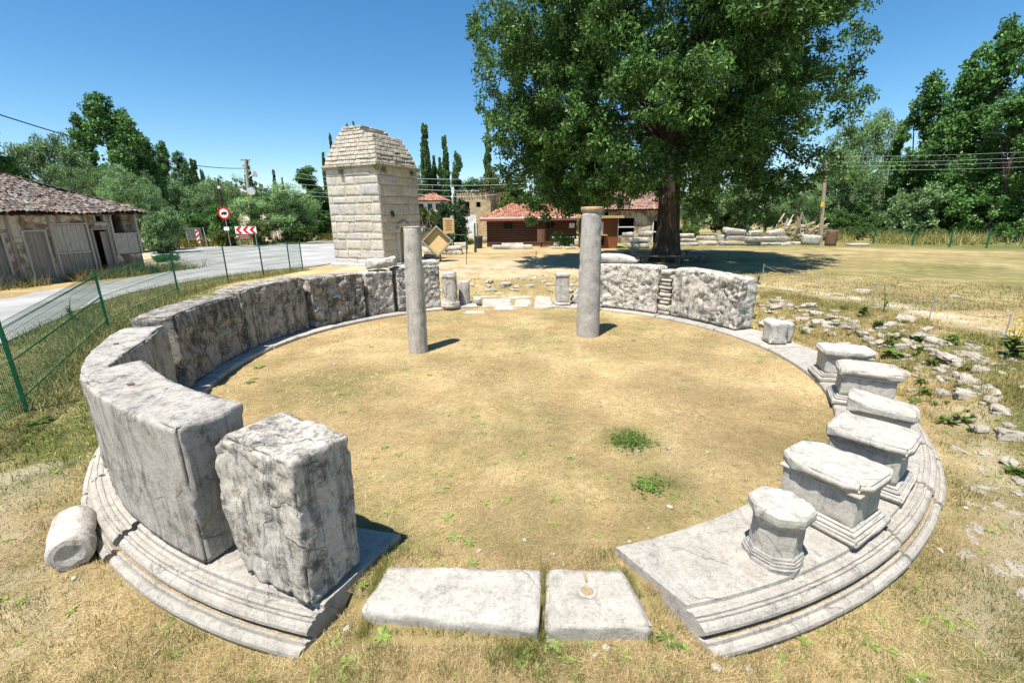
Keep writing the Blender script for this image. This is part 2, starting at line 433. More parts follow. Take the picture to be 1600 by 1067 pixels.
ROADPOLY = [(-60, -30), (-8.6, -30), (-9.4, -4), (-11.2, 4.5), (-12.6, 8.8), (-13.5, 11.4), (-15.1, 14.8), (-16.9, 19.6), (-16.7, 23.9), (-15.4, 27.9), (-13.2, 30.5), (-12.2, 33.5), (-11.5, 36), (-8, 46), (-9, 60), (-22, 60),
            (-31, 57), (-36, 52), (-35, 45), (-27, 36), (-22.4, 31), (-21.2, 27.2), (-21.4, 23), (-21.8, 20.8), (-21.4, 18.7), (-24, 12), (-26, 0), (-60, -8)]
def road_dist(x, y):
    d = np.full(np.shape(x), 1e9); n = len(ROADPOLY)
    for i in range(n):
        x0, y0 = ROADPOLY[i - 1]; x1, y1 = ROADPOLY[i]; dx, dy = x1 - x0, y1 - y0
        t = np.clip(((x - x0) * dx + (y - y0) * dy) / (dx * dx + dy * dy), 0, 1); d = np.minimum(d, np.hypot(x - x0 - t * dx, y - y0 - t * dy))
    return np.where(in_poly(x, y, ROADPOLY), 0., d)
def in_poly(x, y, poly):
    x = np.asarray(x); y = np.asarray(y); c = np.zeros(x.shape, bool); n = len(poly)
    for i in range(n):
        x0, y0 = poly[i]; x1, y1 = poly[i - 1]
        cond = ((y0 > y) != (y1 > y)) & (x < (x1 - x0) * (y - y0) / (y1 - y0 + 1e-12) + x0); c ^= cond
    return c

def zt(x, y, detail=True):
    x = np.asarray(x, float); y = np.asarray(y, float)
    r, a = polar(x, y)
    zn = np.interp(a, KA, ZN); zf = np.interp(a, KA, ZF); rf = np.interp(a, KA, RF)
    t = sstep(0, 1, (r - 7.75) / (rf - 7.75)); z = zn + (zf - zn) * t
    far = sstep(14, 24, r); zb = .5 - .3 * sstep(-9, -13, x) - .75 * sstep(8, 0, y) * (np.abs(x) < 400)
    z = z + (zb - z) * far * sstep(-2, 12, y)
    edge = np.where((a > -103.2) & (a < -78.5), 7.25, 6.62)
    z = np.where(r < 8.2, np.where(r < edge, 0., np.minimum(z, zn)), z)
    rk = sstep(.4, 2.6, road_dist(x, y)); z = .19 + (z - .19) * rk; z = np.where((x < -21) & (y > 6), .19, z)
    if detail:
        b = (n2(x, y, 1.1, 4, 3) - .5) * .07 + (n2(x, y, 6., 3, 5) - .5) * .022
        k = np.where(r < 6.6, .45, 1.) * (.3 + .7 * rk)
        # uneven rubble bank on the right and behind the entrance
        bank = sstep(7.9, 8.6, r) * sstep(11.4, 10.2, r) * ((a > -35) & (a < 110))
        z = z + b * k + bank * ((n2(x, y, 1.9, 3, 8) - .5) * .26 + (n2(x, y, 4.5, 2, 9) - .5) * .10)
    return z

def zs(x, y): return float(zt(np.array([x]), np.array([y]))[0])

def green(x, y):
    r, a = polar(x, y); x = np.asarray(x, float); y = np.asarray(y, float)
    g = np.where(r < 6.6, .08 + .38 * np.clip(n2(x, y, .45, 3, 21) - .42, 0, 1) * 2.2 + .25 * sstep(7.5, 3.5, y), .3)
    g = np.where((r >= 6.6), .22 + .5 * (n2(x, y, .35, 3, 22) - .35), g)
    g = g + np.where((r > 8.2) & (x > 5) & (y < 10.5), .55, 0) * sstep(8.3, 9.4, r)
    g = g + np.where((r > 8) & (x < -6.5) & (y > 5) & (x > -14.5), .55 * sstep(5, 8, y), 0)
    lawn = (y > 13) & (x > 9)
    g = np.where(lawn, .30 + 2.6 * np.clip(n2(x * .4, y, .2, 3, 24) - .42, 0, 1) + .45 * sstep(11, 22, x) * sstep(32, 14, y), g)
    g = np.where((y > 21) & (x <= 9), .02 + .4 * (n2(x, y, .3, 3, 25) - .4), g)
    for gx, gy, rr, k in ((1.84, 6.45, .42, .9), (1.95, 5.25, .3, .8), (-3.6, 9.0, 1.1, .35), (-1.5, 4.1, .4, .6), (-1.6, 2.9, .5, .35), (.2, 3.0, .3, .6), (-7.2, 7.2, 1.5, .5), (-7.6, 5.2, .9, .4), (-5.6, 3.4, .8, .5), (-4.5, 2.6, .6, .35), (5.8, 3.2, 1.0, .5), (4.2, 2.6, .7, .4), (7.6, 5.0, 1.3, .5), (7.3, 3.8, .9, .5)):
        g = g + k * np.exp(-((x - gx) ** 2 + (y - gy) ** 2) / rr ** 2)
    return np.clip(g, 0, 1)

def bare(x, y):
    r, a = polar(x, y)
    p = .85 * np.exp(-((r - 11.9 - .8 * np.sin(np.radians(a * 2))) / .55) ** 2) * ((a > -8) & (a < 62))      # trodden path behind the rope
    p = p + .8 * sstep(20.5, 23, y) * sstep(34, 26, y) * (np.abs(x + 1) < 9) * .8
    p = p + .4 * np.exp(-((r - 8.45) / .35) ** 2) * ((a > -62) & (a < -20))
    p = p + .5 * np.exp(-((r - 8.6) / .5) ** 2) * ((a > -150) & (a < -120))
    p = p + .85 * ((x < -20.5) & (y > 30)) * sstep(30, 36, y)
    return np.clip(p, 0, 1)

def spread(lo, hi, step, grow, a, b):
    c = list(np.arange(lo, hi + 1e-6, step)); s = step
    while c[-1] < b: s *= grow; c.append(c[-1] + s)
    s = step
    while c[0] > a: s *= grow; c.insert(0, c[0] - s)
    return np.array(c)
gx = spread(-15, 15, .15, 1.07, -700, 700); gy = spread(1.2, 22, .15, 1.07, -60, 900)
X, Y = np.meshgrid(gx, gy, indexing='ij'); Z = zt(X, Y)
ids = np.arange(X.size).reshape(X.shape)
quads = np.stack([ids[:-1, :-1], ids[1:, :-1], ids[1:, 1:], ids[:-1, 1:]], -1).reshape(-1, 4)
gc = np.stack([green(X, Y).ravel(), bare(X, Y).ravel(), np.zeros(X.size)], 1)
ground = place('ground', np_mesh('ground', np.stack([X.ravel(), Y.ravel(), Z.ravel()], 1), quads, gc, True), M_GROUND)
tag(ground, 'dry straw coloured grass and bare soil of the site', kind='structure')

# road sheet
def sheet(name, poly, z, mat, step=.8, label=None):
    P = np.array(poly); 
    me = bpy.data.meshes.new(name); me.from_pydata([(x, y, z) for x, y in poly], [], [tuple(range(len(poly)))]); me.materials.append(mat)
    o = bpy.data.objects.new(name, me); col.objects.link(o); return tag(o, label, kind='structure')
def smooth_poly(poly, k=4, s=0):
    P = np.array(poly); n = len(P); out = []
    for i in range(n):
        p0, p1, p2, p3 = P[i - 1], P[i], P[(i + 1) % n], P[(i + 2) % n]
        for t in np.arange(0, 1, 1 / k):
            q = .5 * (2 * p1 + (p2 - p0) * t + (2 * p0 - 5 * p1 + 4 * p2 - p3) * t * t + (3 * p1 - p0 - 3 * p2 + p3) * t ** 3); out.append(q)
    out = np.array(out); j = (n2(out[:, 0], out[:, 1], .9, 3, 31) - .5) * .7
    c = out.mean(0); d = out - c; d /= np.linalg.norm(d, axis=1)[:, None]; return (out + d * j[:, None]).tolist()
sheet('road', smooth_poly(ROADPOLY, 6), .235, M_ROAD, label='pale sun bleached asphalt road beyond the green fence')

# ------------------------------------------------------------------ the round building: podium, threshold, wall blocks
def pol2(r, a): return np.array([CX + r * math.cos(math.radians(a)), CY + r * math.sin(math.radians(a))])

PROFILE = [(6.47, -.5), (6.47, .07), (6.49, .09), (6.54, .098), (6.8, .10), (7.1, .102), (7.35, .10), (7.46, .098), (7.485, .085), (7.49, .045), (7.525, .04), (7.535, .052), (7.56, .056), (7.58, .045), (7.583, .022), (7.592, .022),
           (7.597, .034), (7.615, .034), (7.618, .012), (7.63, .010), (7.655, -.002), (7.675, -.03), (7.678, -.06), (7.66, -.085), (7.64, -.095), (7.63, -.125), (7.632, -.128),
           (7.675, -.13), (7.68, -.116), (7.705, -.115), (7.712, -.15), (7.72, -.15), (7.728, -.138), (7.76, -.145), (7.785, -.17), (7.79, -.2), (7.78, -.235), (7.76, -.265), (7.755, -.5)]
podium = thing('round_podium', 'low round marble podium with stepped moulded edge carrying blocks and altars', 'podium', (CX, CY, -.27))
def podium_block(a0, a1, s0=0., s1=0., seed=0, dz=0., dr=0., rin=0.):
    n = max(6, int(abs(a1 - a0) / .55)); V = []; A = np.linspace(a0, a1, n + 1); m = len(PROFILE)
    for i, a in enumerate(A):
        f = i / n
        for r, z in PROFILE:
            aa = a + (s0 * (1 - f) + s1 * f) * (r - 7.2)
            ri = rin * (1 - f) ** 1.5 if r < 6.6 else 0.
            V.append((*pol2(r + dr + ri, aa), z + dz))
    V = np.array(V); d = (fbm(V * 2.2 + seed * 3.3, 4, seed + 40) - .5)
    d2 = np.clip(fbm(V * 7 + seed, 3, seed + 50) - .58, 0, 1)
    rr = np.hypot(V[:, 0] - CX, V[:, 1] - CY)
    V[:, 2] += d * .014 - d2 * .03 * (rr > 7.3)
    o = ((V[:, :2] - [CX, CY]) / rr[:, None]); V[:, :2] += o * (d * .016 - d2 * .05 * (rr > 7.3))[:, None]
    F = [(i * m + k, (i + 1) * m + k, (i + 1) * m + k + 1, i * m + k + 1) for i in range(n) for k in range(m - 1)]
    F += [tuple(range(m)), tuple(n * m + k for k in range(m - 1, -1, -1))]
    return build('podium_block', V, F, M_PODIUM, podium)
podium_block(-124.4, -102.5, 0, -2.0, 1, .004); podium_block(-138, -125.4, 0, 0, 2, -.02, .02); podium_block(-147, -138.3, 0, 0, 22, -.008, .005); podium_block(-168, -147.4, 0, 0, 3)
podium_block(-190, -168.3, 0, 0, 4, .006); podium_block(-212, -190.4, 0, 0, 5); podium_block(-235, -212.3, 0, 0, 6, -.01); podium_block(-258.5, -235.4, 0, 0, 7)
podium_block(-79.2, -57.6, 2.6, 0, 8, 0., 0., .2); podium_block(-57, -46.6, 0, 0, 9, -.014, -.014); podium_block(-46.2, -36.5, 0, 0, 29, -.004, .006); podium_block(-36.1, -16.5, 0, 0, 10); podium_block(-16, 3.5, 0, 0, 11, -.012)
podium_block(3.9, 22.5, 0, 0, 12, -.02); podium_block(23, 42, 0, 0, 13, -.03); podium_block(42.4, 60, 0, 0, 14, -.03); podium_block(60.4, 76.5, 0, 0, 15, -.035)

def stone(name, label, cat, L, loc, rot=0., res=.07, rad=.05, amp=.02, freq=3, seed=0, chip=.03, mat=None, tilt=None, group=None, smooth=False, warp=None, facefn=None, parent=None):
    V, Fq = rbox(L, res, rad, amp, freq, seed, chip, facefn=facefn)
    V = V - np.array([L[0] / 2, L[1] / 2, 0])
    if warp: V = warp(V)
    if tilt is not None:
        tx, ty = tilt; Rx = np.array([[1, 0, 0], [0, math.cos(tx), -math.sin(tx)], [0, math.sin(tx), math.cos(tx)]]); Ry = np.array([[math.cos(ty), 0, math.sin(ty)], [0, 1, 0], [-math.sin(ty), 0, math.cos(ty)]])
        V = V @ (Rx @ Ry).T; V[:, 2] -= V[:, 2].min() * (abs(tx) + abs(ty) > .05)
    V = V @ rz(rot).T
    o = place(name, np_mesh(name, V, Fq, None, smooth), mat, parent); o.location = loc
    if parent is None: tag(o, label, cat, group)
    return o

# threshold slabs in the gap at the front
def quad_slab(name, label, cat, q, z0, z1, seed, mat, res=.05):
    """q: four plan corners (front-left, front-right, back-right, back-left)"""
    q = np.array(q); w = np.linalg.norm(q[1] - q[0]); d = np.linalg.norm(q[3] - q[0])
    V, Fq = rbox((w, d, z1 - z0), res, .035, .012, 3.5, seed, .04)
    s = V[:, :1] / w; t = V[:, 1:2] / d
    P = (1 - s) * (1 - t) * q[0] + s * (1 - t) * q[1] + s * t * q[2] + (1 - s) * t * q[3]
    return tag(build(name, np.c_[P, V[:, 2] + z0], Fq, mat), label, cat)
quad_slab('threshold_slab', 'long flat pale threshold slab at the front beside the rough wall block', 'slab', [G(562, 953, .06)[:2], G(842, 979, .06)[:2], G(848, 885, .06)[:2], G(606, 881, .06)[:2]], -.42, .06, 3, M_SLAB)
so = quad_slab('socket_slab', 'short pale threshold slab with round pivot socket and groove', 'slab', [G(850, 979, .06)[:2], G(1025, 979, .06)[:2], G(974, 886, .06)[:2], G(854, 886, .06)[:2]], -.42, .06, 4, M_SLAB)
# pivot socket: a sunk ring with darker bottom, and its groove
sc = G(918, 922, .075); rt = np.array(so.location)
mb = MB(); n = 20; V = []; Fc = []
for k in range(n):
    t = 2 * math.pi * k / n
    for rr, zz in ((.088, .0), (.078, .008), (.062, .006), (.055, -.004)): V.append((sc[0] + rr * math.cos(t), sc[1] + rr * math.sin(t), .071 + zz))
for k in range(n):
    for j in range(3): Fc.append((k * 4 + j, ((k + 1) % n) * 4 + j, ((k + 1) % n) * 4 + j + 1, k * 4 + j + 1))
mb.add(V, Fc); mb.build('socket_rim', M_SLAB, so)
mb = MB(); mb.prism([(sc[0] + .056 * math.cos(2 * math.pi * k / n), sc[1] + .056 * math.sin(2 * math.pi * k / n)) for k in range(n)], .06, .0705); mb.build('socket_hollow', simple('sandy_dirt', (.30, .22, .13), .95, .3, 30), so)
g0 = G(917, 908, .07); g1 = G(913, 893, .07)
mb = MB(); mb.box(((g0[0] + g1[0]) / 2, (g0[1] + g1[1]) / 2, .069), (.03, np.linalg.norm(g1 - g0), .008)); mb.build('groove', simple('groove_dirt', (.30, .23, .13), .95, .3, 30), so)

# big wall blocks standing on the podium
def inner_rough(k_in=1., k_out=.3, k_top=.25, k_end=.6):
    def f(P, L, N): # x along the arc, y outwards, z up
        return k_in * np.clip(-N[:, 1], 0, 1) + k_out * np.clip(N[:, 1], 0, 1) + k_top * np.clip(N[:, 2], 0, 1) + k_end * np.abs(N[:, 0]) + .1
    return f
def wall_block(label, a0, a1, r0=6.78, r1=7.5, z0=.105, z1=1.6, seed=0, amp=.06, rad=.028, chip=.075, mat=None, res=.045, freq=2.6, face=None, dip=0., hole=None, name='wall_block', lean=0., taper=0., carve=None):
    rm = (r0 + r1) / 2; Lx = math.radians(a1 - a0) * rm
    V, Fq = rbox((Lx, r1 - r0, z1 - z0), res, rad, amp, freq, seed, chip, 5, facefn=face or inner_rough())
    h = V[:, 2] / (z1 - z0); f = V[:, 0] / Lx
    ang = np.radians(a0) + V[:, 0] / rm
    g_ = np.clip(V[:, 1] / (r1 - r0), 0, 1)
    if carve: V[:, 1] += carve(np.clip(f, 0, 1), g_, np.clip(h, 0, 1)) * (.8 + .4 * fbm(V * 4, 3, seed))
    # ends pulled back unevenly so that the joints gape, corners worn round
    V[:, 0] += .035 * (1 - 2 * f) * sstep(.55, 1., np.abs(2 * f - 1)) * (fbm(np.c_[g_ * 2, h * 2.5, f * 1.5] + seed, 3, seed + 2) * 1.6 - .3)
    V[:, 0] += .035 * (1 - 2 * f) * sstep(.93, 1., np.abs(2 * f - 1)) * sstep(.35, 0., g_)
    V[:, 2] -= .045 * sstep(.8, 1., np.abs(2 * f - 1)) * sstep(.7, 1., h) * fbm(np.c_[f * 9, g_ * 3, h] + seed, 2, seed + 4)
    rr = r0 + V[:, 1] + lean * h + (taper * h * np.where(V[:, 1] < (r1 - r0) / 2, 1, -1))
    zz = z0 + V[:, 2] + dip * (f - .5) * h
    P = np.stack([CX + rr * np.cos(ang), CY + rr * np.sin(ang), zz], 1)
    # a dowel hole sunk in the top
    if hole:
        hx, hy = hole; d = np.hypot(V[:, 0] / Lx - hx, (V[:, 1] / (r1 - r0) - hy) * (r1 - r0) / Lx)
    o = tag(build(name, P, Fq, mat or M_BLOCK), label, 'stone block', 'wall blocks round the podium')
    if hole:
        aa = math.radians(a0 + (a1 - a0) * hole[0]); hr = r0 + (r1 - r0) * hole[1]
        c = np.array([CX + hr * math.cos(aa), CY + hr * math.sin(aa), z1 + .004 + dip * (hole[0] - .5)])
        mb = MB(); mb.box(c, (.085, .055, .014), rz(aa + 1.57)); mb.build('dowel_hole', M_RUST, o)
    return o
sm = inner_rough(.6, .22, .16, .45)
def carve_b3(f, g, h):                      # broken away inner corner at the near end
    return .34 * np.clip(1 - g, 0, 1) * sstep(.35, .95, f) * sstep(.05, .5, h) * (1 - g) ** .5
wall_block('big smooth curved marble block with dowel hole at the front left', -136.6, -113.9, 6.82, 7.47, seed=2, amp=.045, face=sm, hole=(.42, .52), mat=M_TOPBLOCK, z1=1.60, dip=.02)
wall_block('grey curved block with broken inner corner and dowel hole', -161.2, -137.7, 6.86, 7.5, seed=3, amp=.06, z1=1.48, face=sm, hole=(.45, .6), mat=M_TOPBLOCK, dip=-.05, carve=carve_b3)
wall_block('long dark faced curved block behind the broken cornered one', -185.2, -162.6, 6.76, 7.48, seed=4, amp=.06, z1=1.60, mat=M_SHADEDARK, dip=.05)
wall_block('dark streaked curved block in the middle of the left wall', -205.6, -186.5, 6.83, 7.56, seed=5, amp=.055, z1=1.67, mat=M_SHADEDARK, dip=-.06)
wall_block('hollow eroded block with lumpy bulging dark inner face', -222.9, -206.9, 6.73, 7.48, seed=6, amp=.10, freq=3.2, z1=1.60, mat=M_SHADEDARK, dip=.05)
pit = inner_rough(1., .4, .4, .5)
wall_block('pitted pale block left of the wedge shaped crack', -232.4, -224.2, 6.78, 7.45, seed=7, amp=.045, freq=7.5, z1=1.57, mat=M_ROUGH, face=pit)
wall_block('pitted pale block behind the left standing column', -247, -233.5, 6.72, 7.42, seed=8, amp=.05, freq=7.5, z1=1.66, mat=M_ROUGH, face=pit)
wall_block('pitted pale block behind the right standing column', 43.4, 62, 6.72, 7.42, seed=9, amp=.055, freq=7., z1=1.66, mat=M_ROUGH, face=pit)
wall_block('rough slanting ridged grey block ending the back right wall', 18.6, 39, 6.78, 7.45, seed=10, amp=.075, freq=4.2, z1=1.63, mat=M_BLOCK, dip=.10, rad=.05)

# the free standing rough block at the front left (not curved, a little turned)
def tilt_block():
    V, Fq = rbox((1.16, .62, 1.43), .036, .035, .034, 3.4, 21, .10, 6)
    h = V[:, 2] / 1.43; f = V[:, 0] / 1.16
    V[:, 0] = (V[:, 0] - .58) * (1 - .03 * h) - .07 * (1 - h) * (f < .5) * (.5 - f) * -2
    V[:, 1] = (V[:, 1] - .30) + .04 * h
    V[:, 0] += .5 * np.clip(.45 - h, 0, 1) * np.clip(.5 - f, 0, 1) * 2; V[:, 2] -= .16 * np.clip(h - .72, 0, 1) * 3.5 * np.clip(.22 - f, 0, 1) * 4; V[:, 0] += .10 * np.clip(h - .8, 0, 1) * 5 * np.clip(.2 - f, 0, 1) * 4          # broken away at the lower left corner
    V[:, 2] += .05 * h * (f - .5) * -1
    q = G(497, 950, .105)[:2]; q2 = G(372, 882, .105)[:2]
    e = (q - q2) / np.linalg.norm(q - q2); nrm = np.array([-e[1], e[0]])        # e: along the front face to the right, nrm: inwards
    c = q - e * .62 + nrm * .25
    P = c + V[:, :1] * e + V[:, 1:2] * nrm
    return tag(build('wall_block', np.c_[P, V[:, 2] + .105], Fq, M_BLOCK), 'upright rough block with chipped edges, nearest of the wall stones', 'stone block', 'wall blocks round the podium')
tilt_block()

# small stones lying on the back wall
def on_px(u0, u1, v, z): a = G(u0, v, z); b = G(u1, v, z); return (a + b) / 2, np.linalg.norm(b - a), math.atan2(b[1] - a[1], b[0] - a[0])
c = pol2(7.1, 129.5); stone('loose_block', 'grey lump lying across the crack on top of the left wall', 'stone', (1.05, .55, .30), (c[0], c[1], 1.63), .25, .06, .09, .06, 3.5, 31, .06, M_BLOCK, (0.0, -.10))
c = pol2(7.1, 116.2); stone('coping_slab', 'flat coping slab on the pale block behind the left column', 'stone slab', (.85, .66, .15), (c[0], c[1], 1.66), .42, .06, .04, .02, 3, 32, .05, M_ROUGH)
c = pol2(7.25, 56.5); stone('loose_slab', 'white tapering slab lying on the back wall beside the right column', 'stone slab', (1.35, .6, .30), (c[0] - .1, c[1] + .1, 1.67), -.30, .06, .10, .03, 3, 33, .05, M_ALTAR, None,
      warp=lambda V: np.c_[V[:, :2], V[:, 2] * (1 - .65 * np.clip(V[:, 0] / .675, 0, 1) ** 2)])

# coursed infill between the two back right blocks
infill = thing('rubble_infill', 'narrow stack of small flat stones filling the gap between back right blocks', 'masonry', (*pol2(7.05, 41.2), .08))
z = .08; k = 0
while z < 1.5:
    hh = [.14, .21, .13, .12, .16, .10, .11, .15, .1, .13, .16][k % 11]; w = .42 + .06 * math.sin(k * 2.3)
    V, Fq = rbox((w, .5, hh - .015), .07, .035, .018, 6, 60 + k, .04)
    V = (V - [w / 2, .25, 0]) @ rz(math.radians(41.2 - 90) + .06 * math.sin(k * 1.7)).T
    c = pol2(7.02 + .04 * math.sin(k * 3.1), 41.2)
    o = place('stone', np_mesh('infill_stone', V, Fq), M_RUBBLE if k % 3 else M_ALTAR, infill); o.location = np.array([c[0], c[1], z]) - np.array(infill.location); z += hh; k += 1

# ------------------------------------------------------------------ columns
def lathe(prof, n=40, seed=0, amp=.008, freq=3., lean=(0, 0), c=(0, 0), z0=0.):
    m = len(prof); T = np.linspace(0, 2 * np.pi, n, endpoint=False); V = []
    for r, z in prof:
        for t in T: V.append((r * math.cos(t), r * math.sin(t), z))
    V = np.array(V); rr = np.hypot(V[:, 0], V[:, 1]); d = (fbm(V * freq + seed * 9.1, 5, seed) - .5) * 2 * amp - amp * 2.2 * np.clip(fbm(V * freq * 1.7 + seed * 4.1, 3, seed + 8) - .6, 0, 1) * 5
    k = 1 + d / np.maximum(rr, .02); V[:, 0] *= k; V[:, 1] *= k
    V[:, 0] += lean[0] * V[:, 2] + c[0]; V[:, 1] += lean[1] * V[:, 2] + c[1]; V[:, 2] += z0
    F = [(i * n + k, i * n + (k + 1) % n, (i + 1) * n + (k + 1) % n, (i + 1) * n + k) for i in range(m - 1) for k in range(n)]
    F += [tuple(range(n - 1, -1, -1)), tuple((m - 1) * n + k for k in range(n))]
    return V, F
def shaft(r0, r1, h, n=40):
    zz = np.linspace(0, h, n); return [(r0 + (r1 - r0) * t / h + .012 * math.sin(math.pi * t / h), t) for t in zz]
b = G(654, 549, 0)
cl = thing('column', 'slender pale leaning column standing left on the grass circle', 'column', (b[0], b[1], 0), 'standing columns')
V, F = lathe([(.245, -.2)] + shaft(.247, .205, 3.1, 46) + [(.198, 3.12)], 36, 1, .012, 2.5, (.014, 0), b, 0); build('shaft', V, F, M_COLUMN2, cl, True)
V, F = lathe([(.196, 0), (.203, .008), (.2, .022), (.15, .026)], 36, 5, .006, 5, (0, 0), (b[0] + .014 * 3.12, b[1]), 3.121); build('top_bed', V, F, M_RUBBLE, cl, True)
b = G(918, 524, 0)
cr_ = thing('column', 'stouter grey veined column with projecting top rim, right on the grass', 'column', (b[0], b[1], 0), 'standing columns')
V, F = lathe([(.325, -.2)] + shaft(.325, .262, 3.42, 48), 40, 2, .012, 2.2, (.002, 0), b, 0); build('shaft', V, F, M_COLUMN, cr_, True)
V, F = lathe([(.262, 3.42), (.268, 3.44), (.292, 3.47), (.3, 3.5), (.3, 3.545), (.29, 3.565), (.2, 3.57)], 40, 3, .008, 4, (.002, 0), b, 0); build('top_rim', V, F, simple('rusty_stone_rim', (.40, .27, .16), .9, .3, 7), cr_, True)
# short fluted pedestal and stub column at the back entrance
b = G(704, 479, .1)
V, F = lathe([(.37, 0), (.37, .09), (.355, .11), (.365, .15), (.35, .19), (.31, .22), (.295, .27), (.285, .5), (.27, .85), (.26, 1.08), (.262, 1.1), (.28, 1.12), (.28, 1.16), (.268, 1.18), (.272, 1.26), (.25, 1.3)], 36, 11, .018, 3, (0, 0), b, .1)
tag(build('round_pedestal', V, F, M_ROUGH, None, True), 'round grey pedestal with moulded foot at the left of the entrance', 'pedestal')
b = G(726, 474, .1)
V, F = lathe([(.23, 0), (.232, .05), (.222, .3), (.218, .6), (.215, .86), (.19, .92)], 32, 12, .014, 3, (0, 0), b, .06)
tag(build('column_stub', V, F, M_COLUMN2, None, True), 'short broken column stub beside the moulded pedestal', 'column stub')
c = G(740, 479, 0); stone('white_stone', 'small white block at the foot of the column stub', 'stone', (.34, .3, .30), (c[0] + .1, c[1] + .25, 0), .3, .05, .06, .02, 4, 35, .06, M_ALTAR)
b = G(878, 475, .08)
sp = thing('square_pillar', 'short square white pillar with moulded cap at the back entrance', 'pillar', (b[0], b[1], .06))
mb = MB(); stone('shaft', None, None, (.46, .42, .98), (0, 0, .1), .08, .06, .025, .012, 4, 36, .02, M_ALTAR, parent=sp)
stone('plinth', None, None, (.56, .52, .12), (0, 0, 0), .08, .06, .02, .01, 4, 37, .02, M_ALTAR, parent=sp); stone('cap', None, None, (.51, .47, .12), (0, 0, 1.075), .08, .06, .025, .012, 4, 38, .03, M_ALTAR, parent=sp)
b = G(896, 474, .08); stone('leaning_stone', 'grey stone leaning between square pillar and right column', 'stone', (.30, .30, .62), (b[0], b[1] + .1, .03), .2, .06, .04, .02, 4, 39, .05, M_BLOCK, (0, .62))

# paving of the back entrance: each slab a piece
pav = thing('entrance_paving', 'broken pale paving slabs of the back entrance between pillar and pedestal', 'paving', (0, 18, 0))
for k, (u0, u1, v0, v1, z) in enumerate([(752, 800, 466, 479, .03), (803, 832, 467, 478, .035), (834, 864, 458, 480, .07), (772, 806, 477, 483, .03), (742, 862, 452, 458, .16), (738, 790, 459, 464, .08), (795, 830, 460, 465, .07), (725, 758, 485, 489, .03)]):
    q = [G(u0, v1, z)[:2], G(u1, v1 - 1, z)[:2], G(u1 - 2, v0, z)[:2], G(u0 + 3, v0 + .5, z)[:2]]
    q = np.array(q); w = np.linalg.norm(q[1] - q[0]); d = np.linalg.norm(q[3] - q[0]); V, Fq = rbox((w, d, .2), .12, .03, .012, 3, 80 + k, .04)
    s = V[:, :1] / w; t = V[:, 1:2] / d; P = (1 - s) * (1 - t) * q[0] + s * (1 - t) * q[1] + s * t * q[2] + (1 - s) * t * q[3]
    build('slab', np.c_[P, V[:, 2] - .2 + z], Fq, M_ALTAR if k % 2 else M_SLAB, pav)

# ------------------------------------------------------------------ altars on the right of the podium
def altar(label, a, r=7.0, W=.86, D=.70, Hh=.64, seed=0, base=True, broken=0., mat=None, rot=0., top=.12):
    """W radial, D along the ring"""
    c = pol2(r, a); t = thing('altar', label, 'altar', (c[0], c[1], .1), 'altars along the podium')
    R = math.radians(a) + rot; mat = mat or M_ALTAR
    def lay(name, w, d, z, h, s, rad=.02, amp=.01, chip=.03, res=.06, fn=None):
        V, Fq = rbox((w, d, h), res, rad, amp, 4, s, chip, 4)
        V = V - [w / 2, d / 2, 0]
        if fn is not None: V = fn(V)
        V = V @ rz(R).T
        o = place(name, np_mesh(name, V, Fq), mat, t); o.location = (0, 0, z); return o
    z = 0
    if base:
        lay('plinth', W + .06, D + .06, 0, .085, seed, .018, .008, .03); z = .084
        lay('base_moulding', W - .03, D - .03, z, .04, seed + 1, .015, .005, .02); z += .039
        lay('base_fillet', W - .09, D - .09, z, .03, seed + 2, .012, .004, .01); z += .028
    hs = Hh - z - top - .06
    lay('shaft', W - .15, D - .15, z, hs + .01, seed + 3, .015, .01, .015); z += hs
    lay('necking', W - .09, D - .09, z, .04, seed + 4, .015, .006, .02); z += .038
    ck = np.random.default_rng(seed).choice([.12, .4, .95], 4)
    def worn(V):
        x = V[:, 0] / W; y = V[:, 1] / D
        if broken: V[:, 2] -= broken * np.clip(x + .5, 0, 1) * (V[:, 2] / top) * (.35 + .65 * fbm(V * 3 + seed, 3, seed + 7))
        kq = np.where(x > 0, np.where(y > 0, ck[0], ck[1]), np.where(y > 0, ck[2], ck[3])); cut = kq * np.clip(np.abs(x) + np.abs(y) - .82 + .10 * fbm(V * 2.2 + seed, 2, seed + 3), 0, 1)      # corners knocked off
        V[:, 0] -= np.sign(V[:, 0]) * cut * .38; V[:, 1] -= np.sign(V[:, 1]) * cut * .38; return V
    lay('cornice', W, D, z, top, seed + 5, .018, .016, .085, .035, worn)
    return t
altar('moulded altar with flat pale top, farthest of the moulded ones', -14.8, 6.95, .92, .72, .66, 101, rot=-.05)
altar('moulded altar with split flaking cornice, second of the moulded row', -25.6, 6.93, .92, .70, .68, 111, rot=-.04)
altar('broken altar with sloping white top and no base showing', -38.6, 6.98, .84, .60, .66, 121, False, .17, rot=-.02, top=.2)
altar('wide altar with knocked off top corner between broken and near altars', -50.3, 7.02, .88, .72, .70, 131, rot=.0)
altar('large pale altar right behind the octagonal one', -60.0, 7.05, .90, .74, .68, 141, rot=.02)
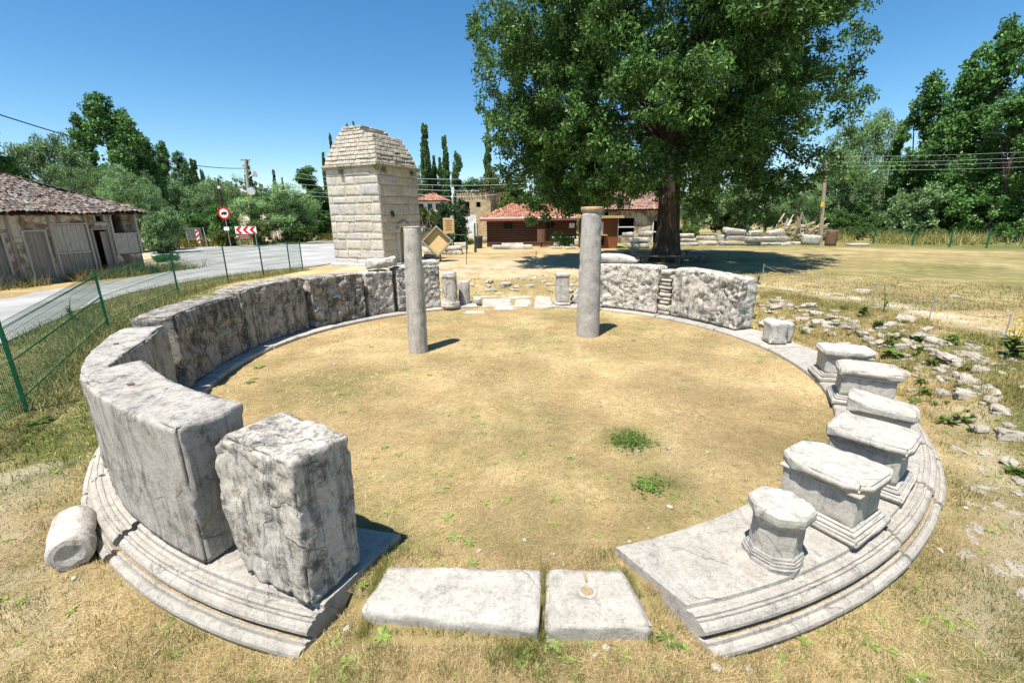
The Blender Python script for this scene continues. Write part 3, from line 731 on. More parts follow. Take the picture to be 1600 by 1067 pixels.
# octagonal altar
c = pol2(7.24, -69.2); oc = thing('octagonal_altar', 'eight sided small altar with chipped top, nearest on the podium', 'altar', (c[0], c[1], .1))
def octo(name, prof, seed, amp, chip, mat=M_ALTAR, rot=0.2):
    V = []; F = []; n = 8; sub = 5; N = n * sub
    for r, z in prof:
        for k in range(n):
            p = np.array([math.cos(rot + k * math.pi / 4), math.sin(rot + k * math.pi / 4)]) * r; q = np.array([math.cos(rot + (k + 1) * math.pi / 4), math.sin(rot + (k + 1) * math.pi / 4)]) * r
            for j in range(sub): w = p + (q - p) * j / sub; V.append((w[0], w[1], z))
    V = np.array(V); d = (fbm(V * 6 + seed, 4, seed) - .5) * 2 * amp - chip * np.clip(fbm(V * 5 + seed + 5, 3, seed + 1) - .5, 0, 1) * 2
    rr = np.hypot(V[:, 0], V[:, 1]); kf = 1 + d / np.maximum(rr, .05); V[:, 0] *= kf; V[:, 1] *= kf; V[:, 2] += d * .4
    m = len(prof); F = [(i * N + k, i * N + (k + 1) % N, (i + 1) * N + (k + 1) % N, (i + 1) * N + k) for i in range(m - 1) for k in range(N)]
    F += [tuple(range(N - 1, -1, -1)), tuple((m - 1) * N + k for k in range(N))]
    o = place(name, np_mesh(name, V, F), mat, oc); return o
octo('base', [(.285, -.02), (.29, .05), (.275, .06), (.272, .085), (.26, .09), (.258, .11), (.245, .12), (.242, .14), (.23, .15)], 5, .008, .07)
octo('shaft', [(.23, .15), (.228, .22), (.226, .3), (.226, .4), (.228, .44)], 6, .006, .02)
octo('cornice', [(.23, .44), (.245, .47), (.27, .5), (.285, .52), (.29, .56), (.288, .6), (.27, .625), (.15, .635), (.02, .63)], 7, .014, .11)
# small white forked stone
c = pol2(6.98, 7.2); fk = thing('forked_capital', 'small bright white stone with two lobed hollow side', 'stone', (c[0], c[1], .095))
stone('lobe', None, None, (.44, .50, .56), (-.06, .05, 0), math.radians(-5), .05, .05, .02, 4, 151, .04, M_ALTAR, parent=fk, warp=lambda V: V * (1 + np.c_[.12 * (np.abs(V[:, 2] / .56 - .45) * 2) ** 2 - .05, .1 * (np.abs(V[:, 2] / .56 - .45) * 2) ** 2 - .04, 0 * V[:, 2]]))
stone('lobe', None, None, (.22, .36, .55), (.25, .10, .0), math.radians(4), .05, .06, .02, 4, 152, .04, M_ALTAR, parent=fk, warp=lambda V: V * (1 + np.c_[.3 * (np.abs(V[:, 2] / .55 - .45) * 2) ** 2 - .1, .2 * (np.abs(V[:, 2] / .55 - .45) * 2) ** 2 - .08, 0 * V[:, 2]]))

# fallen column drum at the far left front
p0 = G(116, 868, -.05); p1 = G(122, 800, -.02); d = (p1 - p0)[:2]; d /= np.linalg.norm(d)
V, F = lathe([(.014, .05), (.018, .03), (.07, .02), (.13, .006), (.18, .012), (.2, .03)] + [(.208, t) for t in np.linspace(.08, .68, 14)] + [(.2, .74), (.18, .76)], 44, 14, .02, 4)
e = np.array([d[0], d[1], 0]); s_ = np.array([-d[1], d[0], 0]); b = G(117, 890, -.27)
P = b + V[:, 2:3] * e + V[:, :1] * s_ + (V[:, 1:2] + .19) * np.array([0, 0, 1.])
tag(build('fallen_drum', P, F, M_COLUMN2), 'short fallen column drum lying against the podium at far left', 'column drum')

# ------------------------------------------------------------------ stone tower behind the wall
TC = np.array([-7.35, 27.2]); TL = np.array([-11.15, 28.9]); e1 = (TC - TL) / np.linalg.norm(TC - TL); e2 = np.array([-e1[1], e1[0]]) ; TW = 3.86
T0 = TL + .12 * e1 + .05 * e2; tz = .38
tower = thing('stone_tower', 'square pale stone tower with sloping stepped stone cap', 'tower', (*(T0 + (e1 + e2) * TW / 2), tz))
def tpt(x, y, z, ins=0.): return np.array([*(T0 + e1 * (x) + e2 * (y)), z])
mb = MB(); i_ = .012
DOOR = (1.42, 2.5, 2.35)                      # y0,y1,height on the right hand face
# core behind the stones, open where the doorway is
def core(x0, x1, y0, y1, z0, z1): mb.prism([tuple(tpt(x, y, 0)[:2]) for x, y in ((x0, y0), (x1, y0), (x1, y1), (x0, y1))], z0, z1)
core(i_, TW - i_ - .5, i_, TW - i_, tz, 6.15); core(TW - i_ - .5, TW - i_, i_, DOOR[0], tz, 6.149); core(TW - i_ - .5, TW - i_, DOOR[1], TW - i_, tz, 6.148); core(TW - i_ - .5, TW - i_, DOOR[0], DOOR[1], tz + DOOR[2], 6.147)
mb.build('core', M_MORTAR, tower)
UNIT = [np_mesh('tower_stone_%d' % k, *(lambda V, Fq: (V - [.5, .5, .5], Fq))(*rbox((1, 1, 1), .25, .045, .022, 3, 200 + k, .05, 3))) for k in range(6)]
UNIT2 = [m.copy() for m in UNIT]; UNIT3 = [m.copy() for m in UNIT]
for m in UNIT: m.materials.append(M_TOWER)
for m in UNIT2: m.materials.append(M_TOWER2)
for m in UNIT3: m.materials.append(M_CAP)
tr = np.random.default_rng(5)
def tstone(c, size, yaw, grey=False, pitch=0., cap=False, par=tower):
    o = bpy.data.objects.new('stone', (UNIT3 if cap else UNIT2 if grey else UNIT)[tr.integers(6)]); col.objects.link(o); o.parent = par
    o.matrix_local = Matrix.Translation(Vector(c) - Vector(tower.location)) @ Matrix.Rotation(yaw, 4, 'Z') @ Matrix.Rotation(pitch, 4, 'X') @ Matrix.Diagonal((*size, 1)); return o
courses = [.62, .5, .62, .40, .64, .40, .66, .42, .62, .5, .52]; faces = [((0, 0), e1, -e2), ((TW, 0), e2, e1), ((TW, TW), -e1, e2), ((0, TW), -e2, -e1)]
for fi, (o_, ed, nn) in enumerate(faces):
    org = T0 + e1 * o_[0] + e2 * o_[1]; yaw = math.atan2(ed[1], ed[0]); z = tz - .1
    for ci, hc in enumerate(courses):
        x = 0.0; first = True; taper = .0
        greyrow = (ci in (0, 1, 9)) or (ci in (3, 6) and fi < 2)
        while x < TW - .05:
            w = float(tr.uniform(.4, 2.1) if hc > .38 else tr.uniform(.3, 1.5))
            if first and (ci + fi) % 2: w = .35
            if TW - x - w < .35: w = TW - x
            segs = [(x, x + w)]
            if fi == 1 and z - tz < DOOR[2] - .1:
                segs = [(a, b) for a, b in ((x, min(x + w, DOOR[0])), (max(x, DOOR[1]), x + w)) if b - a > .06]
            for a, b in segs:
                pr = float(tr.uniform(-.012, .016)); c2 = org + ed * (a + b) / 2 + nn * (pr - .12)
                g = greyrow and tr.random() < .75 or tr.random() < .14
                hh = hc - float(tr.uniform(.02, .13) if tr.random() < .6 else tr.uniform(.02, .04)); zj = float(tr.uniform(-.02, .02))
                tstone((c2[0], c2[1], z + hc / 2 + zj), (b - a - float(tr.uniform(.02, .12)), .26, hh), yaw + float(tr.normal(0, .006)), g)
            x += w; first = False
        z += hc
ZE = z
# door arch head and jambs
dj = T0 + e1 * (TW - .02) + e2 * 0
for yy in (DOOR[0] - .06, DOOR[1] + .06):
    q = T0 + e1 * (TW + .0) + e2 * yy; tstone((q[0], q[1], tz + 1.0), (.16, .3, 2.0), math.atan2(e2[1], e2[0]))
for k in range(5):
    t = math.radians(18 + 36 * k); q = T0 + e1 * (TW) + e2 * ((DOOR[0] + DOOR[1]) / 2 + .60 * math.cos(t)); tstone((q[0], q[1], tz + 2.0 + .55 * math.sin(t)), (.34, .3, .28), math.atan2(e2[1], e2[0]), False)
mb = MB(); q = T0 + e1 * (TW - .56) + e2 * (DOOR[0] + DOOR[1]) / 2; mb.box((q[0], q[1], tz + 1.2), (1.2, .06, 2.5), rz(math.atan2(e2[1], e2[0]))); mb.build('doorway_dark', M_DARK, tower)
# cornice
for fi, (o_, ed, nn) in enumerate(faces):
    org = T0 + e1 * o_[0] + e2 * o_[1]; yaw = math.atan2(ed[1], ed[0]); x = -.14
    while x < TW + .1:
        w = min(float(tr.uniform(.6, 1.3)), TW + .14 - x); c2 = org + ed * (x + w / 2) + nn * .0
        tstone((c2[0], c2[1], ZE + .03), (w - .02, .34, .13), yaw, False, 0, True); x += w
        c3 = org + ed * (x - w / 2) - nn * .07; tstone((c3[0], c3[1], ZE - .08), (w - .03, .36, .11), yaw, False, 0, True)
# sloping cap: rows of small stones leaning inwards; the right part is broken lower
NR = 9; slope = math.atan2(.92, 2.1)
cmb = MB(); b0 = .12
def capring(k): return .92 * (k / NR) ** 1.25
poly = lambda ins: [tuple(tpt(x, y, 0)[:2]) for x, y in ((ins, ins), (TW - ins, ins), (TW - ins, TW - ins), (ins, TW - ins))]
for k in range(NR):
    i0 = capring(k) + .045; pz = ZE + .08 + k * .235
    full = [(i0, i0), (TW - i0, i0), (TW - i0, TW - i0), (i0, TW - i0)]
    if k >= 7: full = [(i0, i0), (TW * .56, i0), (TW * .56, TW - i0), (i0, TW - i0)]
    cmb.prism([tuple(tpt(x, y, 0)[:2]) for x, y in full], pz, pz + .236)
cmb.build('cap_core', M_MORTAR, tower)
for k in range(NR):
    ins = capring(k)
    for fi, (o_, ed, nn) in enumerate(faces):
        org = T0 + e1 * o_[0] + e2 * o_[1]; yaw = math.atan2(ed[1], ed[0]); x = ins + .02
        while x < TW - ins - .1:
            w = min(float(tr.uniform(.24, .85)), TW - ins - x)
            if TW - ins - x - w < .15: w = TW - ins - x
            xm = x + w / 2; lx = {0: xm, 1: TW, 2: TW - xm, 3: 0}[fi]
            if not (k >= 7 and (lx > TW * .56)):
                c2 = org + ed * xm - nn * (ins + .13 + float(tr.uniform(-.012, .02)))
                tstone((c2[0], c2[1], ZE + .08 + (k + .5) * .235), (w - float(tr.uniform(.01, .05)), .26, .255 - float(tr.uniform(.0, .05))), yaw + float(tr.normal(0, .03)), False, -slope + float(tr.normal(0, .05)), True)
            x += w
# top stones and the broken edge
for k in range(9):
    q = tpt(1.15 + .45 * (k % 3), 1.2 + .75 * (k // 3), 0); tstone((q[0], q[1], ZE + .08 + NR * .235 + .02), (.5, .8, .16), math.atan2(e1[1], e1[0]) + .1 * math.sin(k), False, 0, True)
for k in range(8):
    q = tpt(TW * .56 + .3 + .28 * (k % 2), 1.05 + .5 * (k // 2), 0); tstone((q[0], q[1], ZE + .08 + 7 * .235 + .05), (.4, .55, .2 - .05 * (k % 2)), math.atan2(e1[1], e1[0]) + .2 * math.sin(k * 2), False, 0, True)
for k in range(4):
    q = tpt(TW * .56 + .02, 1.15 + .6 * k, 0); tstone((q[0], q[1], ZE + .08 + 8 * .235), (.26, .6, .42), math.atan2(e1[1], e1[0]), False, 0, True)
# wide footing course
mb = MB()
for fi, (o_, ed, nn) in enumerate(faces[:2]):
    org = T0 + e1 * o_[0] + e2 * o_[1]; x = -.2
    while x < TW + .1:
        w = min(float(tr.uniform(.7, 1.5)), TW + .2 - x); c2 = org + ed * (x + w / 2) + nn * .08; tstone((c2[0], c2[1], tz + .05), (w - .03, .35, .36), math.atan2(ed[1], ed[0]), True); x += w

# ------------------------------------------------------------------ green mesh fence along the road
FP = [(-8.2, 5.2), (-9.35, 8.1), (-12.5, 13.75), (-14.35, 19.5), (-14.35, 23.1), (-13.5, 24.9), (-13.0, 27.0), (-12.9, 28.4)]
FH = 1.78
fence = thing('mesh_fence', 'green welded mesh fence on steel posts between stones and road', 'fence', (*FP[2], 0))
fz = [zs(*p) if p[0] > -14 else max(zs(*p), .1) for p in FP]
for (x, y), z in zip(FP, fz):
    mb = MB(); mb.box((x, y, z + FH / 2 - .1), (.06, .05, FH + .25), rz(.6)); po = mb.build('post', M_GREEN, fence)
    mb = MB(); mb.box((x, y, z + FH + .035), (.066, .056, .02), rz(.6)); mb.build('post_cap', M_GREEN, po)
for i in range(len(FP) - 1):
    a = np.array([*FP[i], fz[i]]); b = np.array([*FP[i + 1], fz[i + 1]]); d = b - a; L = np.linalg.norm(d[:2]); nrm = np.array([d[1], -d[0], 0]) / L
    V = []; F = []
    def wire(p, q, r):
        p = np.array(p); q = np.array(q); t = q - p; t /= np.linalg.norm(t); s1 = np.cross(t, nrm); k = len(V)
        if np.linalg.norm(s1) < .1: s1 = np.cross(t, [0, 0, 1.])
        s1 /= np.linalg.norm(s1)
        for c in (p, q):
            V.append(c + nrm * r); V.append(c - nrm * r * .6 + s1 * r); V.append(c - nrm * r * .6 - s1 * r)
        F.extend([(k, k + 1, k + 4, k + 3), (k + 1, k + 2, k + 5, k + 4), (k + 2, k, k + 3, k + 5)])
    n = int(L / .055); hz = [.08, .28, .34, .40, .6, .8, 1.0, 1.06, 1.12, 1.32, 1.5, 1.62, 1.68, 1.74]; off = [0, 0, .045, 0, 0, 0, 0, .045, 0, 0, 0, 0, .045, 0]
    for k in range(1, n):
        p = a + d * k / n
        lv = [(0.05, 0), (.28, 0), (.34, .045), (.40, 0), (1.0, 0), (1.06, .045), (1.12, 0), (1.62, 0), (1.68, .045), (1.76, 0)]
        for (h0, o0), (h1, o1) in zip(lv[:-1], lv[1:]): wire(p + [0, 0, h0] + nrm * o0, p + [0, 0, h1] + nrm * o1, .0046)
    for h, o_ in zip(hz, off): wire(a + [0, 0, h] + nrm * o_, b + [0, 0, h] + nrm * o_, .0042)
    build('mesh_panel', np.array(V), np.array(F), M_GREEN, fence)

# ------------------------------------------------------------------ rope barrier on the right bank
RP = [(1190, 441), (1276, 457), (1362, 481), (1450, 506), (1566, 541)]
rb = thing('rope_barrier', 'thin posts with sagging rope along the right path', 'barrier', (*G(1362, 481, .45)[:2], .4))
tops = []
for u, v in RP:
    p = G(u, v, .46); z = zs(p[0], p[1]); mb = MB(); mb.tube([(p[0], p[1], z - .05), (p[0], p[1], z + .72)], .014, 8); mb.build('post', M_STEEL, rb); tops.append(np.array([p[0], p[1], z + .68]))
for a, b in zip(tops[:-1], tops[1:]):
    mb = MB(); mb.tube([a + (b - a) * t + [0, 0, -.95 * t * (1 - t)] for t in np.linspace(0, 1, 14)], .007, 5); mb.build('rope', M_ROPE, rb)
rb2 = thing('rope_barrier', 'thin stakes with low rope in front of the back bank by the signboard', 'barrier', (*G(835, 412, .45)[:2], .45)); tops = []
for u, v in [(729, 413), (837, 412)]:
    p = G(u, v, .5); z = zs(p[0], p[1]); mb = MB(); mb.tube([(p[0], p[1], z - .05), (p[0] + .03, p[1], z + .75)], .022, 8); mb.build('post', M_RUST, rb2); tops.append(np.array([p[0], p[1], z + .5]))
mb = MB(); mb.tube([tops[0] + (tops[1] - tops[0]) * t + [0, 0, -.7 * t * (1 - t)] for t in np.linspace(0, 1, 14)], .007, 5); mb.build('rope', M_ROPE, rb2)

# ------------------------------------------------------------------ rubble stones set in the bank
bank = thing('rubble_bank', 'pale rubble stones set in the grassy bank behind the altars', 'rubble', (8.6, 10, .1))
bank2 = thing('rubble_bank', 'crumbling rubble face of the bank behind the back entrance', 'rubble', (0, 20, .2))
SM = [np_mesh('bank_stone_%d' % k, *(lambda V, Fq: (V - [.5, .5, .5], Fq))(*rbox((1, 1, 1), .22, .09, .2, 1.6, 300 + k, .16, 3)), None, False) for k in range(7)]
for m in SM: m.materials.append(M_RUBBLE)
br = np.random.default_rng(11)
def bstone(x, y, s, par, sink=.5):
    o = bpy.data.objects.new('stone', SM[br.integers(7)]); col.objects.link(o); o.parent = par
    sx, sy, sz = s * br.uniform(.7, 1.4), s * br.uniform(.6, 1.1), s * br.uniform(.35, .7)
    o.location = Vector((x, y, zs(x, y) + sz * (.5 - sink))) - par.location; o.rotation_euler = (br.uniform(-.3, .3), br.uniform(-.3, .3), br.uniform(0, 6.3)); o.scale = (sx, sy, sz)
for k in range(270):
    a = br.uniform(-15, 33) if k < 240 else br.uniform(-28, -12); rr = br.normal(8.95, .48) + .008 * (a + 24)
    if rr < 8.0: continue
    x, y = pol2(rr, a); bstone(x, y, float(np.clip(br.lognormal(-1.9, .45), .06, .34)), bank, br.uniform(.42, .75))
for u, v, s in ((1490, 575, .5), (1585, 660, .36), (1588, 690, .3), (1438, 545, .4), (1410, 520, .45), (1345, 470, .4), (1260, 495, .3), (1490, 480, .3), (1575, 545, .3), (1408, 612, .28)):
    p = G(u, v, .2); bstone(p[0], p[1], s * .85, bank, .5)
for k in range(46):
    a = br.uniform(66, 112); x, y = pol2(br.uniform(9.0, 10.6), a); bstone(x, y, float(np.clip(br.lognormal(-1.6, .4), .1, .45)), bank2, .45)
# flush pale stones along the right edge of the podium and a few loose chips
edge_st = thing('edging_stones', 'flat worn stones flush with the soil around the right of the podium', 'stones', (6.5, 5, -.25))
for k in range(16):
    a = br.uniform(-58, -30); x, y = pol2(br.uniform(8.05, 8.7), a); o = bpy.data.objects.new('stone', SM[br.integers(7)]); col.objects.link(o); o.parent = edge_st
    o.location = Vector((x, y, zs(x, y) - .016)) - edge_st.location; o.scale = (br.uniform(.1, .3), br.uniform(.08, .2), .05); o.rotation_euler = (0, 0, br.uniform(0, 6))

# ------------------------------------------------------------------ old tile roofed house by the road
HA = G(0, 450, .2)[:2]; HB = G(229, 426, .2)[:2]; hd = HB - HA; HL0 = np.linalg.norm(hd); hd = hd / HL0; hn = np.array([hd[1], -hd[0]])      # hn: towards the road
if hn[0] < 0: hn = -hn
HEXT = 7.0; HORG = HA - hd * HEXT; HLEN = HL0 + HEXT; HDEP = 7.5; HZ = .2; HE = 3.95
house = thing('tiled_house', 'ruined plastered stone house with sagging tile roof and grey wooden doors', 'house', (*(HORG + hd * HLEN / 2 - hn * HDEP / 2), HZ))
def hp(s, d, z): q = HORG + hd * s + hn * d; return np.array([q[0], q[1], z])
def hpx(u, v):                       # a pixel seen on the wall plane -> (s, z)
    r = ray(u, v); o = np.array([0, 0, CAMH]); n3 = np.array([hn[0], hn[1], 0]); t = np.dot(np.array([*HORG, 0]) - o, n3) / np.dot(r, n3); p = o + r * t
    return float(np.dot(p[:2] - HORG, hd)), float(p[2])
def hrect(u0, u1, v0, v1):
    um, vm = (u0 + u1) / 2, (v0 + v1) / 2
    return hpx(u0, vm)[0], hpx(u1, vm)[0], hpx(um, v1)[1], hpx(um, v0)[1]
OPEN = dict(door0=hrect(-20, 10, 368, 432), door1=hrect(46, 78, 362, 436), shutter=hrect(90, 143, 351, 431), win=hrect(147, 160, 333, 346), door2=hrect(152, 175, 359, 426), shop=hrect(178, 214, 332, 398))
for k in OPEN: OPEN[k] = (OPEN[k][0], OPEN[k][1], max(OPEN[k][2], HZ + .02), OPEN[k][3])
def wall_sheet(s0, s1, z0, z1, opens, fn, seed, thick=.45, step=.22):
    S = np.unique(np.round(np.concatenate([np.arange(s0, s1, step), [s1]] + [[o[0], o[1]] for o in opens]), 4)); Zz = np.unique(np.round(np.concatenate([np.arange(z0, z1, step), [z1]] + [[o[2], o[3]] for o in opens]), 4))
    mb = MB(); ok = np.ones((len(S) - 1, len(Zz) - 1), bool)
    for i in range(len(S) - 1):
        for j in range(len(Zz) - 1):
            sm_, zm_ = (S[i] + S[i + 1]) / 2, (Zz[j] + Zz[j + 1]) / 2
            ok[i, j] = not any(o[0] < sm_ < o[1] and o[2] < zm_ < o[3] for o in opens)
    def idx(i, j, b): return (i * len(Zz) + j) * 2 + b
    P = np.array([(s, z) for s in S for z in Zz]); dd = (fbm(np.c_[P * 1.6, np.full(len(P), seed)], 4, seed) - .5) * .16
    V = []
    for (s, z), d in zip(P, dd): V.append(fn(s, d, z)); V.append(fn(s, -thick, z))
    F = []
    I, J = ok.shape
    for i in range(I):
        for j in range(J):
            if not ok[i, j]: continue
            F.append((idx(i, j, 0), idx(i + 1, j, 0), idx(i + 1, j + 1, 0), idx(i, j + 1, 0))); F.append((idx(i, j, 1), idx(i, j + 1, 1), idx(i + 1, j + 1, 1), idx(i + 1, j, 1)))
            for di, dj, a, b in ((-1, 0, (i, j), (i, j + 1)), (1, 0, (i + 1, j), (i + 1, j + 1)), (0, -1, (i, j), (i + 1, j)), (0, 1, (i, j + 1), (i + 1, j + 1))):
                ni, nj = i + di, j + dj
                if not (0 <= ni < I and 0 <= nj < J) or not ok[ni, nj]: F.append((idx(*a, 0), idx(*b, 0), idx(*b, 1), idx(*a, 1)))
    return np.array(V), F
V, F = wall_sheet(0, HLEN, HZ - .3, HE + .1, [OPEN[k] for k in OPEN], hp, 3); build('front_wall', V, F, M_PLASTER, house)
V, F = wall_sheet(-HDEP, -.47, HZ - .3, HE + .1, [], lambda s, d, z: hp(HLEN - .0 + d, s, z), 4); build('side_wall', V, F, M_PLASTER, house)
V, F = wall_sheet(-HDEP, -.47, HZ - .3, HE + .1, [], lambda s, d, z: hp(0 - d + .46, s, z), 5); build('side_wall', V, F, M_PLASTER, house)
V, F = wall_sheet(.47, HLEN - .47, HZ - .3, HE + .1, [(HLEN - 1.9, HLEN - 1.3, 2.0, 3.3)], lambda s, d, z: hp(s, -HDEP + .45 - d, z), 6); build('rear_wall', V, F, M_PLASTER, house)
mb = MB(); mb.box(hp(HLEN / 2, -1.9, 1.9), (HLEN - 2, .1, 3.6), np.stack([np.r_[hd, 0], np.r_[hn, 0], [0, 0, 1]], 1)); mb.box(hp(HLEN / 2 - .5, -3, HZ + .02), (HLEN - 1.2, 4.4, .05), np.stack([np.r_[hd, 0], np.r_[hn, 0], [0, 0, 1]], 1)); mb.build('inner_partition', M_WOODDARK, house)
HB_ = np.stack([np.r_[hd, 0], np.r_[hn, 0], [0, 0, 1]], 1)
def hbox(mb, s0, s1, d0, d1, z0, z1): return mb.box(hp((s0 + s1) / 2, (d0 + d1) / 2, (z0 + z1) / 2), (abs(s1 - s0), abs(d1 - d0), z1 - z0), HB_)
def frame(o, w, par, mat=M_WOODPALE, d0=-.2, d1=.09):
    for a, b, c, e in ((o[0] - w, o[0], o[2], o[3] + w), (o[1], o[1] + w, o[2], o[3] + w), (o[0], o[1], o[3], o[3] + w)):
        mb = MB(); hbox(mb, a, b, d0, d1, c, e); mb.build('frame', mat, par)
def boards(o, s0, s1, z0, z1, par, d=-.06, w=.17, name='board', mat=M_WOODGREY):
    s = s0; k = 0
    while s < s1 - .02:
        b = min(s + w, s1); mb = MB(); hbox(mb, s + .006, b - .006, d - .03 - .012 * (k % 3 == 1), d - .012 * (k % 3 == 1), z0 + .01 * (k % 2), z1); mb.build(name, mat, par); s = b; k += 1
for nm in ('door0', 'door1'):
    o = OPEN[nm]; dr = hbox(MB(), o[0] + .01, o[1] - .01, -.14, -.10, o[2], o[3]).build('door', M_WOODGREY, house); boards(o, o[0] + .02, o[1] - .25 if nm == 'door1' else o[1] - .02, o[2] + .03, o[3] - .02, dr); frame(o, .09, dr)
o = OPEN['shutter']; sh = hbox(MB(), o[0] + .01, o[1] - .01, -.12, -.09, o[2], o[3]).build('shutter', M_WOODGREY, house)
zm = o[2] + (o[3] - o[2]) * .46; boards(o, o[0] + .02, o[1] - .02, o[2] + .1, zm - .05, sh, -.03, .2); boards(o, o[0] + .02, o[1] - .02, zm + .06, o[3] - .02, sh, -.02, .2, mat=M_WOODPALE); hbox(MB(), o[0], o[1], -.05, .03, zm - .05, zm + .05).build('rail', M_WOODPALE, sh); frame(o, .08, sh)
o = OPEN['win']; wn_ = hbox(MB(), o[0], o[1], -.3, -.26, o[2], o[3]).build('window', M_DARK, house); frame(o, .07, wn_); hbox(MB(), o[0] - .1, o[1] + .1, -.1, .1, o[2] - .22, o[2] - .06).build('sill', M_WOODPALE, wn_)
o = OPEN['door2']; d2 = hbox(MB(), o[0] + .0, o[0] + .07, -.5, -.05, o[2], o[3]).build('door', M_WOODGREY, house); frame(o, .1, d2, M_WOODGREY); hbox(MB(), o[1] - .32, o[1] - .02, -.12, -.08, o[2], o[3] - .1).build('door_leaf', M_WOODGREY, d2)
o = OPEN['shop']; zm = o[2] + (o[3] - o[2]) * .5; sp_ = hbox(MB(), o[0] + .01, o[1] - .01, -.1, -.06, o[2] + .02, zm).build('shop_panel', M_WOODGREY, house); boards(o, o[0] + .02, o[1] - .02, o[2] + .08, zm - .02, sp_, -.01, .3, mat=M_WOODPALE); frame(o, .09, sp_); hbox(MB(), o[0], o[1], -.12, .05, zm - .04, zm + .04).build('rail', M_WOODPALE, sp_)
# exposed timber posts
for s in (OPEN['door1'][1] + .28, OPEN['shutter'][1] + .55 - .5, OPEN['shop'][0] - .22, OPEN['door0'][1] + .35):
    hbox(MB(), s - .06, s + .06, -.1, .07, HZ, HE).build('timber_post', M_WOODGREY, house)
# roof: slope with separate curved tiles (joined: far too small to pick apart)
def roof_tiles(corners_fn, w, l, tw, tl, seed, colsA, jitter=.03, rr_=None):
    r_ = np.random.default_rng(seed); V = []; F = []; C = []
    nx = int(w / tw); ny = int(l / tl)
    for i in range(nx):
        for j in range(ny + 1):
            cx_ = (i + .5) * tw + r_.normal(0, jitter * .6); y0 = j * tl + r_.normal(0, jitter); lift = r_.uniform(0, jitter); rot = r_.normal(0, .06 if jitter > .02 else .01)
            res = corners_fn(cx_, min(y0, l))
            if res is None: continue
            k = len(V); base = np.array(colsA[r_.integers(len(colsA))]) * r_.uniform(.7, 1.25)
            for e_, hh_ in ((0, 0), (1, .03)):
                for q in range(5):
                    t = math.pi * q / 4; ox = -math.cos(t) * tw * .53; oz = math.sin(t) * tw * .36
                    yy = y0 - .05 + e_ * (tl + .1); V.append(corners_fn(cx_ + ox + rot * e_ * tl, yy, True) + np.array([0, 0, oz + .03 * (1 - e_) + lift])); C.append(base)
            for q in range(4): F.append((k + q, k + q + 1, k + 5 + q + 1, k + 5 + q))
    return np.array(V), np.array(F), np.array(C)
HR = 5.75; OV = .55                       # ridge height, overhang
slope_l = math.hypot(HDEP / 2 + OV, HR - HE + .25)
def roof_front(x, y, force=False):
    t = y / slope_l
    xw = x - OV
    hip = (HDEP / 2 + OV) * t
    if not force and (xw > HLEN + OV - hip or xw < -OV): return None
    sag = -.10 * math.sin(max(0, min(1, xw / HLEN)) * 9) * t - .05 * math.sin(xw * 1.3)
    return hp(xw, OV - (HDEP / 2 + OV) * t, HE - .22 + (HR - HE + .25) * t + sag)
def roof_hip(x, y, force=False):
    t = y / slope_l; w = HDEP + 2 * OV
    if not force and not ((HDEP / 2 + OV) * t <= x <= w - (HDEP / 2 + OV) * t): return None
    return hp(HLEN + OV - (HDEP / 2 + OV) * t, OV - x, HE - .22 + (HR - HE + .25) * t)
def roof_back(x, y, force=False):
    t = y / slope_l; xw = x - OV
    if not force and (xw > HLEN + OV - (HDEP / 2 + OV) * t or xw < -OV): return None
    return hp(xw, -HDEP - OV + (HDEP / 2 + OV) * t, HE - .22 + (HR - HE + .25) * t)
OLD = [(.15, .115, .095), (.22, .145, .11), (.12, .10, .09), (.24, .17, .135), (.21, .185, .165), (.09, .08, .073), (.27, .24, .215), (.17, .15, .135)]
for k, (fn, w) in enumerate(((roof_front, HLEN + 2 * OV), (roof_hip, HDEP + 2 * OV), (roof_back, HLEN + 2 * OV))):
    V, F, C = roof_tiles(fn, w, slope_l, .19, .30, 50 + k, OLD, .035)
    tag(build('roof_tiles', V, F, M_TILE, house, False, C), None, kind='stuff')
mb = MB(); q = [hp(-OV, OV, HE - .3), hp(HLEN + OV, OV, HE - .3), hp(HLEN + OV, -HDEP - OV, HE - .3), hp(-OV, -HDEP - OV, HE - .3), hp(-OV, -HDEP / 2, HR - .12), hp(HLEN - HDEP / 2, -HDEP / 2, HR - .12)]
mb.add(q, [(0, 1, 5, 4), (1, 2, 5), (2, 3, 4, 5), (0, 4, 3), (0, 3, 2, 1)]); mb.build('roof_boards', M_WOODDARK, house)
for k in range(26):
    s = -.3 + k * (HLEN + .6) / 25; hbox(MB(), s - .04, s + .04, -.1, OV - .04, HE - .36, HE - .29).build('rafter', M_WOODGREY, house)

